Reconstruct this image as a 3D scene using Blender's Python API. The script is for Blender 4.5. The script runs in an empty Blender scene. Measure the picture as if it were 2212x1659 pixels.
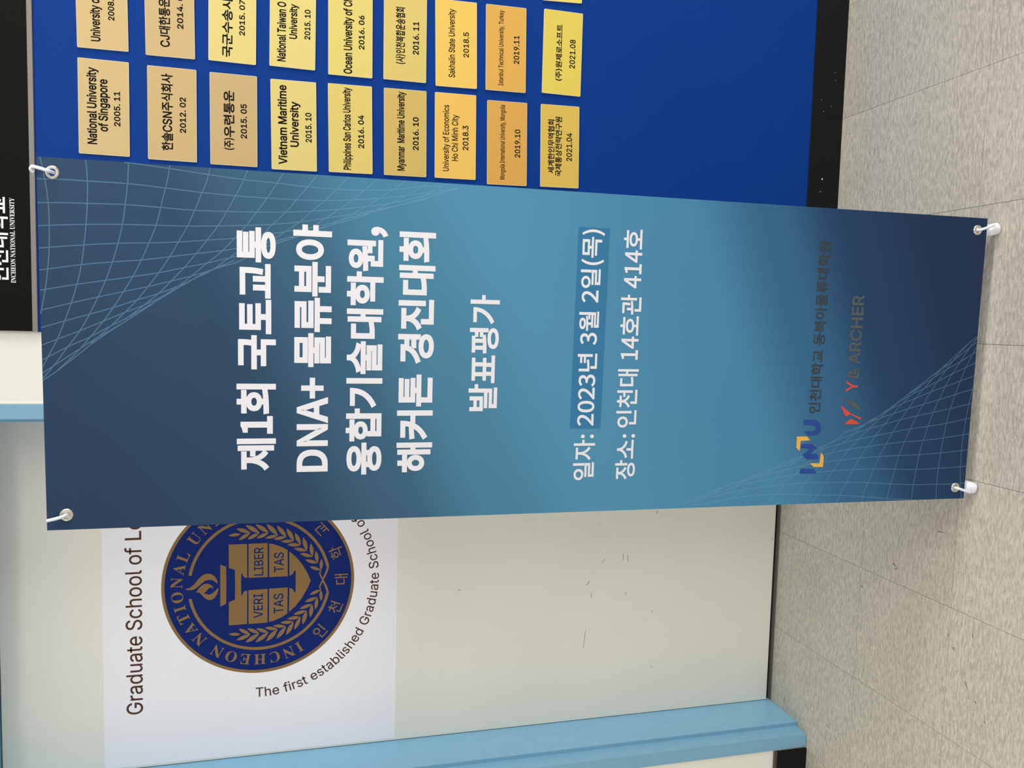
import bpy, bmesh, math, random
from mathutils import Vector, Matrix
from mathutils.geometry import tessellate_polygon
R_ = random.Random(7)
S = bpy.context.scene
C = S.collection
S.view_settings.view_transform = 'Standard'
S.view_settings.look = 'None'
S.view_settings.gamma = 1.0
S.view_settings.use_curve_mapping = False
S.view_settings.exposure = 0.0

# ------------------------------------------------------------------ camera (the photograph was taken with the phone turned on its side)
def rot(yaw, pitch, roll):
    return Matrix.Rotation(yaw, 3, 'Z') @ Matrix.Rotation(pitch, 3, 'X') @ Matrix.Rotation(roll, 3, 'Y')
cam_d = bpy.data.cameras.new('camera')
cam = bpy.data.objects.new('camera', cam_d)
C.objects.link(cam)
S.camera = cam
A = rot(0.0791, -0.26, -0.0061)
right, fwd, up = A.col[0], A.col[1], A.col[2]
# picture x axis = world down, picture y axis (up) = world right
M = Matrix((( -up[0], right[0], -fwd[0]), (-up[1], right[1], -fwd[1]), (-up[2], right[2], -fwd[2])))
cam.matrix_world = Matrix.Translation((-0.5823, -1.921, 1.4285)) @ M.to_4x4()
cam_d.sensor_fit = 'HORIZONTAL'
cam_d.sensor_width = 36.0
cam_d.lens = 36.0 * 1707.4 / 2212.0
cam_d.clip_start = 0.02

# ------------------------------------------------------------------ light: corridor with ceiling panels and soft fill
W = bpy.data.worlds.new('world')
S.world = W
W.use_nodes = True
wb = W.node_tree.nodes['Background']
wb.inputs[0].default_value = (1.0, 0.985, 0.96, 1)
wb.inputs[1].default_value = 0.68
def area(name, loc, size, power, aim, col=(1, 1, 1)):
    d = bpy.data.lights.new(name, 'AREA')
    d.shape = 'RECTANGLE'
    d.size, d.size_y = size
    d.energy = power
    d.color = col
    o = bpy.data.objects.new(name, d)
    C.objects.link(o)
    o.location = loc
    o.rotation_euler = (Vector(aim) - Vector(loc)).to_track_quat('-Z', 'Y').to_euler()
    return o
WARM = (1.0, 0.985, 0.95)
area('ceiling_light', (0.35, -1.45, 2.62), (1.2, 0.35), 22, (0.35, -1.3, 0), WARM)
area('ceiling_light', (-3.3, -1.6, 2.62), (1.2, 0.35), 14, (-3.2, -1.5, 0), WARM)
area('ceiling_light', (3.2, -1.7, 2.62), (1.2, 0.6), 40, (2.4, -1.4, 0), WARM)
area('corridor_window', (6.0, -2.2, 1.45), (2.2, 2.2), 230, (-1.0, -0.8, 1.0), (0.90, 0.97, 1.0))

DATA = {"P":{"P1":[[-0.1425,1.8435,0.0005],[["National University",-0.0788,0.0825,0.0142,0.0331],["of Singapore",-0.0504,0.0596,-0.0077,0.011],["2005. 11",-0.0372,0.0362,-0.0322,-0.0197]]],"P2":[[-0.1441,1.7068,0.0023],[["한솔CSN주식회사",-0.0788,0.0859,-0.0014,0.0222],["2012. 02",-0.0385,0.0382,-0.0279,-0.0153]]],"P3":[[-0.145,1.579,0.0066],[["(주)",-0.066,-0.0402,0.0004,0.0203],["우련통운",-0.038,0.0634,-0.0017,0.0216],["2015. 05",-0.0391,0.0368,-0.0279,-0.0147]]],"P4":[[-0.1458,1.4492,0.0171],[["Vietnam Maritime",-0.0882,0.0883,0.0154,0.0346],["University",-0.0476,0.0537,-0.0103,0.0084],["2015. 10",-0.0354,0.031,-0.039,-0.0254]]],"P5":[[-0.1425,1.3226,0.0198],[["Philippines San Carlos University",-0.0929,0.0935,-0.0006,0.0168],["2016. 04",-0.0422,0.0333,-0.0309,-0.0175]]],"P6":[[-0.1402,1.1954,0.0155],[["Myanmar  Maritime University",-0.0883,0.0941,0.0018,0.0194],["2016. 10",-0.0385,0.0379,-0.0316,-0.0177]]],"P7":[[-0.1381,1.075,0.0158],[["University of Economics",-0.083,0.0721,0.016,0.0306],["Ho Chi Minh City",-0.0579,0.0505,-0.0061,0.009],["2018.3",-0.031,0.027,-0.0314,-0.0174]]],"P8":[[-0.1442,0.9466,0.0211],[["Mongolia International University, Mongolia",-0.0872,0.0911,0.0061,0.0183],["2019.10",-0.0326,0.0349,-0.0329,-0.0192]]],"P9":[[-0.1406,0.8112,0.0229],[["세계한인무역협회",-0.0666,0.0642,0.0143,0.0314],["국제통상전략연구원",-0.0728,0.0719,-0.005,0.0123],["2021.04",-0.0344,0.0343,-0.0316,-0.0169]]],"Q1":[[0.0794,1.8451,0.0132],[["University",-0.0849,-0.0104,0.0044,0.0232],["2008.",-0.0386,0.0051,-0.0239,-0.0116]]],"Q2":[[0.0781,1.7108,0.012],[["CJ대한통운주",-0.0798,0.0411,-0.0009,0.0225],["2014. 0",-0.0385,0.0318,-0.0272,-0.0147]]],"Q3":[[0.0802,1.5816,-0.0039],[["국군수송사",-0.0893,0.0391,-0.0006,0.0222],["2015. 07",-0.0395,0.0369,-0.0263,-0.0143]]],"Q4":[[0.082,1.4526,-0.0054],[["National Taiwan",-0.0882,0.0257,0.0149,0.0339],["University",-0.036,0.0402,-0.0095,0.0077],["2015. 10",-0.0339,0.0318,-0.0384,-0.0255]]],"Q5":[[0.0769,1.3248,0.0086],[["Ocean University of",-0.0949,0.0504,-0.0038,0.0157],["2016. 06",-0.0376,0.0387,-0.0316,-0.0186]]],"Q6":[[0.0791,1.199,0.0066],[["(사)인천복합운송협회",-0.062,0.0663,0.0005,0.0227],["2016. 11",-0.0375,0.0375,-0.032,-0.0179]]],"Q7":[[0.0769,1.0776,0.0236],[["Sakhalin State University",-0.078,0.0798,0.0036,0.0188],["2018.5",-0.029,0.0293,-0.0303,-0.0171]]],"Q8":[[0.0796,0.9553,0.0186],[["Istanbul Technical University, Turkey",-0.0874,0.0891,0.0069,0.0185],["2019.11",-0.0336,0.0332,-0.0328,-0.0192]]],"Q9":[[0.0855,0.8118,-0.0001],[["(주)원제로소프트",-0.0672,0.0673,0.0007,0.0174],["2021.08",-0.0343,0.0349,-0.033,-0.0185]]],"R9":[[0.3074,0.8202,0.0483],[]]},"B":[["제1회 국토교통",-0.2074,0.2072,1.4366,1.5009],["DNA+ 물류분야",-0.2112,0.2159,1.344,1.4082],["융합기술대학원",-0.2182,0.1957,1.2556,1.3186],["해커톤 경진대회",-0.2157,0.2126,1.1649,1.229],["발표평가",-0.1049,0.1065,1.0463,1.1002],["일자:",-0.2384,-0.1503,0.8529,0.8953],["2023년 3월 2일(목)",-0.1339,0.2336,0.8546,0.8941],["장소:",-0.2392,-0.1505,0.7693,0.8107],["인천대 14호관 414호",-0.1378,0.2377,0.7703,0.8125],["인천대학교 동북아물류대학원",-0.1119,0.2344,0.3697,0.3969],["& ARCHER",-0.0406,0.1308,0.2851,0.3125],["Y",-0.0678,-0.0444,0.2857,0.3135]],"comma":[0.2004,0.2182,1.2483,1.278],"hl":[[-0.1381,0.9053],[-0.1386,0.8442],[0.2367,0.8405],[0.2369,0.9]],"eye":[[0.2772,1.7747],[0.2748,0.0228],[-0.2756,0.0238],[-0.2749,1.7676]],"hooktip":[[0.2828,1.7981],[0.2849,-0.0055],[-0.2846,-0.0041],[-0.281,1.7945]],"foot":[[-0.3526,-0.5443],[-0.917,-0.5333]],"L":{"red":[[[-0.0948,0.3227],[-0.1123,0.2982],[-0.1215,0.2723],[-0.1254,0.2733],[-0.1141,0.2988],[-0.119,0.31]],[[-0.1326,0.3089],[-0.1236,0.2973],[-0.1278,0.2848],[-0.134,0.2746],[-0.1351,0.2777],[-0.1345,0.3088]]],"brown":[[[-0.0829,0.3186],[-0.0844,0.3102],[-0.0847,0.2973],[-0.0908,0.2865],[-0.0999,0.278],[-0.1067,0.2748],[-0.1055,0.2788],[-0.0987,0.2936],[-0.0908,0.3046]]],"blue":[[[-0.1246,0.4065],[-0.1254,0.3834],[-0.1288,0.3718],[-0.1379,0.366],[-0.148,0.366],[-0.1552,0.371],[-0.158,0.3822],[-0.1567,0.3949],[-0.1488,0.4048],[-0.149,0.3841],[-0.1457,0.3781],[-0.1412,0.3766],[-0.1362,0.3813],[-0.1353,0.406]],[[-0.175,0.4078],[-0.1754,0.3829],[-0.1848,0.37],[-0.1881,0.3787],[-0.1952,0.3837],[-0.1973,0.3678],[-0.2075,0.3678],[-0.2064,0.395],[-0.1976,0.4044],[-0.1894,0.3937],[-0.185,0.3885],[-0.1831,0.4085]],[[-0.226,0.4074],[-0.2271,0.3757],[-0.2337,0.3689],[-0.2368,0.3712],[-0.2365,0.4071]]],"yellow":[[[-0.1592,0.4198],[-0.1594,0.3959],[-0.1674,0.3883],[-0.1685,0.4103],[-0.1898,0.4113],[-0.1823,0.4193]],[[-0.1929,0.3613],[-0.2007,0.3543],[-0.2235,0.3543],[-0.223,0.3765],[-0.2147,0.3858],[-0.216,0.3633]]]},"N":[[[0.3002,1.6752],[0.2981,1.6455],[0.2946,1.6022],[0.289,1.5427],[0.2844,1.4878],[0.2818,1.4328],[0.279,1.3838],[0.278,1.3371],[0.2792,1.2896],[0.2832,1.2425],[0.2915,1.1881],[0.2955,1.1505]],[[0.2658,1.7999],[0.2671,1.7598],[0.2668,1.7245],[0.2666,1.6657],[0.2632,1.6083],[0.2594,1.5527],[0.2572,1.5008],[0.2565,1.4509],[0.2562,1.4032],[0.2579,1.3568],[0.2616,1.3107],[0.2671,1.2639],[0.2747,1.2163],[0.2838,1.1725],[0.2926,1.1281]],[[0.2286,1.801],[0.2309,1.7607],[0.2318,1.7253],[0.2332,1.669],[0.2316,1.6164],[0.2299,1.5646],[0.2308,1.5148],[0.2324,1.467],[0.235,1.4196],[0.2388,1.3775],[0.2444,1.3337],[0.2512,1.2894],[0.2595,1.2444],[0.2738,1.1944],[0.2913,1.1281]],[[0.1925,1.8011],[0.1945,1.7823],[0.1987,1.7279],[0.2014,1.6743],[0.2026,1.6234],[0.2038,1.5765],[0.2064,1.5297],[0.2095,1.4852],[0.2133,1.444],[0.22,1.396],[0.2285,1.3546],[0.2373,1.3084],[0.2483,1.2636],[0.2618,1.2161],[0.283,1.1503]],[[0.1573,1.8011],[0.1601,1.7823],[0.1661,1.7313],[0.171,1.6823],[0.1736,1.6353],[0.1773,1.5903],[0.1824,1.5456],[0.1877,1.5002],[0.1991,1.4369],[0.208,1.396],[0.2179,1.3545],[0.2318,1.3125],[0.2513,1.2486],[0.2706,1.1833]],[[0.1232,1.8003],[0.1258,1.785],[0.1347,1.7357],[0.1409,1.6894],[0.1457,1.6471],[0.1526,1.6041],[0.1595,1.5634],[0.1659,1.5241],[0.1707,1.5003],[0.1854,1.4389],[0.194,1.4124],[0.2074,1.3753],[0.2211,1.3336],[0.2388,1.2807]],[[0.0909,1.8003],[0.0934,1.7894],[0.1028,1.7438],[0.1109,1.7002],[0.1185,1.6588],[0.126,1.6207],[0.1361,1.5811],[0.1442,1.5479],[0.1527,1.5183],[0.1606,1.4923],[0.1813,1.4369],[0.1956,1.4],[0.2137,1.3545]],[[0.0593,1.8002],[0.073,1.7518],[0.0836,1.7128],[0.0936,1.6744],[0.1029,1.6373],[0.1129,1.6027],[0.1228,1.5696],[0.1325,1.5421],[0.1413,1.5183],[0.1511,1.4924],[0.1753,1.4531],[0.1921,1.4083]],[[0.0313,1.8001],[0.0435,1.7635],[0.0556,1.7255],[0.0677,1.6889],[0.0805,1.6548],[0.0911,1.6241],[0.1044,1.5931],[0.1188,1.5657],[0.1321,1.5421],[0.1513,1.5024]],[[0.0035,1.799],[0.0141,1.7742],[0.0289,1.7399],[0.0445,1.7062],[0.0589,1.675],[0.072,1.6454],[0.0861,1.6184],[0.1024,1.5912],[0.1276,1.552]],[[-0.0207,1.7988],[0.0022,1.759],[0.019,1.7254],[0.0359,1.697],[0.0519,1.6685],[0.0701,1.6397],[0.0894,1.6107],[0.1089,1.5814]],[[-0.045,1.8031],[-0.0244,1.7743],[-0.0027,1.7444],[0.0186,1.7142],[0.0351,1.6877],[0.0548,1.659],[0.0755,1.6301]],[[-0.0572,1.8034],[-0.0377,1.7765],[-0.014,1.7483],[0.0089,1.7219],[0.0277,1.6972],[0.0467,1.6705]],[[0.3049,1.7927],[0.2773,1.7872],[0.2446,1.7827],[0.2135,1.7809],[0.1802,1.7812],[0.1506,1.7825],[0.1258,1.785],[0.0989,1.7884],[0.0708,1.7936],[0.0387,1.7999]],[[0.3057,1.7268],[0.2815,1.7248],[0.2521,1.7245],[0.2126,1.7266],[0.1767,1.7302],[0.1367,1.7357],[0.1044,1.7428],[0.074,1.7518],[0.0435,1.7626],[0.0141,1.7742],[-0.0134,1.7877],[-0.044,1.8031]],[[0.3043,1.6633],[0.2716,1.665],[0.2456,1.6679],[0.2095,1.6728],[0.1873,1.6773],[0.167,1.6824],[0.1405,1.6903],[0.1099,1.7012],[0.0832,1.7129],[0.0545,1.7264],[0.0279,1.7409],[0.0022,1.759],[-0.0255,1.778],[-0.0582,1.8034]],[[0.3057,1.6008],[0.2774,1.6053],[0.2449,1.6133],[0.2061,1.6228],[0.1752,1.6343],[0.1453,1.6471],[0.1174,1.6608],[0.0936,1.6744],[0.0666,1.6908],[0.0439,1.7062],[0.019,1.7254],[-0.0089,1.7482],[-0.0356,1.7746]],[[0.305,1.5387],[0.2772,1.5457],[0.2565,1.5541],[0.2295,1.5646],[0.2024,1.5765],[0.1773,1.5903],[0.1522,1.6041],[0.1249,1.6217],[0.1019,1.6383],[0.0788,1.6557],[0.0579,1.675],[0.0328,1.699],[0.0078,1.7256]],[[0.304,1.4794],[0.2767,1.4908],[0.2566,1.5008],[0.2302,1.5148],[0.2048,1.5297],[0.1824,1.5456],[0.159,1.5634],[0.1357,1.5821],[0.1123,1.6027],[0.09,1.6241],[0.0705,1.6464],[0.0487,1.6723]],[[0.3027,1.422],[0.278,1.4368],[0.2555,1.4509],[0.2328,1.467],[0.2081,1.4851],[0.1876,1.5022],[0.1638,1.5241],[0.1432,1.5479],[0.1217,1.5716],[0.1038,1.5931],[0.0829,1.6223]],[[0.3033,1.3664],[0.2786,1.3848],[0.2562,1.4032],[0.2343,1.4206],[0.2112,1.444],[0.1861,1.4672],[0.1628,1.5003],[0.1492,1.5183],[0.131,1.5421],[0.1166,1.5697]],[[0.3026,1.3131],[0.278,1.3371],[0.2568,1.3568],[0.2388,1.3775],[0.221,1.396],[0.2059,1.4165],[0.1829,1.447]],[[0.3005,1.2653],[0.2792,1.2896],[0.2606,1.3107],[0.2434,1.3337],[0.2285,1.3546],[0.2103,1.3794],[0.1919,1.4124]],[[0.2999,1.2178],[0.2823,1.2425],[0.2653,1.266],[0.2501,1.2893],[0.236,1.3126],[0.2185,1.344]],[[0.2996,1.1783],[0.2842,1.2012],[0.2693,1.2271],[0.2554,1.2529],[0.2361,1.2913]],[[0.2983,1.1484],[0.2838,1.1725],[0.2667,1.2053],[0.2513,1.2486]]],"E":{"A":[[-0.002,0.0625],[-0.0395,0.0629],[-0.0449,0.0777],[-0.1066,0.0782],[-0.106,0.0333],[-0.0167,0.0328],[-0.0177,0.0387],[-0.0229,0.0434],[-0.0288,0.0447],[-0.0286,0.0476],[-0.001,0.0481]],"Bx":[[-0.1063,0.0295],[-0.1058,-0.0174],[-0.0159,-0.0176],[-0.0164,0.0296]],"Cx":[[-0.1047,-0.0213],[-0.1017,-0.0341],[-0.0938,-0.0537],[-0.0849,-0.0674],[-0.0151,-0.068],[-0.0154,-0.0215]],"Dx":[[-0.0815,-0.0716],[-0.0658,-0.0886],[-0.0458,-0.1039],[-0.021,-0.1181],[0.0003,-0.1266],[-0.001,-0.0883],[-0.0289,-0.088],[-0.0287,-0.0845],[-0.0222,-0.0822],[-0.018,-0.0774],[-0.0158,-0.0724]],"cup":[[-0.0552,0.0986],[-0.0485,0.0845],[-0.0016,0.084],[-0.0007,0.0988]],"f1":[[-0.0041,0.1828],[-0.0014,0.172],[0.0069,0.1616],[0.0205,0.1512],[0.0294,0.1416],[0.033,0.1312],[0.032,0.1216],[0.0268,0.1138],[0.0189,0.1081],[0.013,0.106],[0.0049,0.1051],[0.011,0.1112],[0.0157,0.1182],[0.0167,0.1269],[0.0148,0.1356],[0.0077,0.1443],[-0.0002,0.153],[-0.0063,0.1617],[-0.0079,0.1703],[-0.0068,0.1772]],"f2":[[-0.0147,0.157],[-0.0051,0.1513],[0.0021,0.1443],[0.0068,0.1365],[0.0069,0.1295],[0.0041,0.1226],[-0.001,0.1174],[-0.0068,0.1156],[-0.0037,0.1195],[-0.0039,0.1252],[-0.0074,0.1287],[-0.0125,0.1322],[-0.0156,0.1357],[-0.0156,0.1388],[-0.0189,0.1357],[-0.0217,0.1288],[-0.0212,0.1218],[-0.0169,0.1148],[-0.0106,0.1086],[-0.0043,0.1034],[-0.0128,0.1038],[-0.0231,0.1069],[-0.0323,0.1131],[-0.0364,0.1218],[-0.0355,0.1288],[-0.0308,0.1358],[-0.0227,0.1427],[-0.0162,0.1479],[-0.0146,0.1513]],"apex":[[-0.1325,0.0487],[-0.1351,0.0252],[-0.1338,0.0026],[-0.1332,-0.0201],[-0.1256,-0.0429],[-0.1202,-0.0643],[-0.1088,-0.0833],[-0.0971,-0.1009],[-0.0806,-0.1163],[-0.064,-0.1306],[-0.0461,-0.1438],[-0.0266,-0.1526]],"inn":[[-0.1171,0.054],[-0.118,0.0327],[-0.1198,0.0102],[-0.1191,-0.0114],[-0.1155,-0.032],[-0.1087,-0.0505],[-0.0994,-0.0668],[-0.0889,-0.0832],[-0.0747,-0.0986],[-0.0569,-0.1117],[-0.0377,-0.1238]],"out":[[-0.1474,0.0593],[-0.1555,0.0369],[-0.1568,0.0123],[-0.1566,-0.0147],[-0.1512,-0.0408],[-0.1432,-0.0648],[-0.1301,-0.0857],[-0.1175,-0.1066],[-0.1001,-0.126],[-0.0792,-0.1392],[-0.0573,-0.154]],"tip":[[-0.1298,0.0784]],"kink":[[-0.0366,-0.1717],[-0.0298,-0.1649],[-0.0016,-0.1587],[-0.0182,-0.1492]],"ring":[[-0.1439,0.0943],[-0.1711,0.0305],[-0.028,0.1713]],"axis":[[-0.002,0.0625],[-0.001,-0.0883],[0.0003,-0.1262],[0.0024,-0.1569]],"VERI":[-0.0918,-0.0276,-0.0059,0.0173],"TASl":[-0.0831,-0.0299,-0.0569,-0.033],"LIBER":[0.0211,0.0956,-0.0068,0.0162],"TASr":[0.0275,0.0798,-0.0576,-0.0337]},"G":[-1.595,-1.164,1.8132,1.851],"arc":[[-177.0,0.2983],[177.9,0.2967],[-114.9,0.3101],[-88.1,0.3011],[-82.8,0.3042],[-59.8,0.3101],[-56.5,0.2914]],"seal":[[-152.0,0.2045],[177.2,0.2056],[174.2,0.2193],[172.7,0.188],[131.5,0.2037],[94.5,0.2056],[84.4,0.2051],[51.9,0.2036],[-132.6,0.2018],[-111.7,0.2043],[-90.1,0.2044],[-69.4,0.1994],[-48.4,0.206],[99.6,0.1774],[167.4,0.2172]],"S":[[-0.5242,-0.3457,2.019,2.0279],[-0.5235,2.0304],[-0.3447,2.0357],[-0.3006,2.0275]],"sheet":[-1.14,1.177,1.904],"scuff":[[[-1.4683,0.6251],[-1.5207,0.6297]],[[-1.3215,0.6187],[-1.3294,0.6223],[-1.3334,0.6286]],[[-1.3581,0.6109],[-1.3731,0.6104]],[[-1.2583,0.5724],[-1.2714,0.5817]],[[-1.2468,0.5159],[-1.2657,0.5145]],[[-1.2507,0.5013],[-1.2696,0.4998]],[[-1.1212,0.4108],[-1.1304,0.4144]],[[-1.4241,0.4158],[-1.428,0.4149]],[[-1.5948,0.4118],[-1.5994,0.4102]],[[-1.3606,0.5028],[-1.3731,0.5043]],[[-1.324,1.0062],[-1.325,0.999]],[[-1.221,0.022],[-1.2277,0.0202]],[[-1.6983,0.0149],[-1.7053,0.0123]],[[-1.1546,0.5938],[-1.1571,0.5924]]],"fscuff":[[[-1.3488,-0.5392],[-1.3673,-0.5509]],[[-1.3795,-0.5693],[-1.3842,-0.5741]],[[-1.1527,-0.2996],[-1.1613,-0.3155],[-1.1676,-0.3072]],[[-1.0368,-0.4356],[-1.0363,-0.4536]],[[-1.0758,-0.4451],[-1.0757,-0.4483]],[[-1.2442,-0.1804],[-1.2457,-0.1819]],[[-1.2475,-0.1914],[-1.2494,-0.2036]],[[-1.2622,-0.484],[-1.2681,-0.4855]],[[-1.2866,-0.5003],[-1.2925,-0.5045]],[[-1.2359,-0.5505],[-1.2452,-0.5532]],[[-1.4116,-0.5963],[-1.4179,-0.6002]],[[-1.556,0.1617],[-1.5574,0.1537]],[[-1.6806,-0.0897],[-1.6867,-0.0934]]]}
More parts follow.
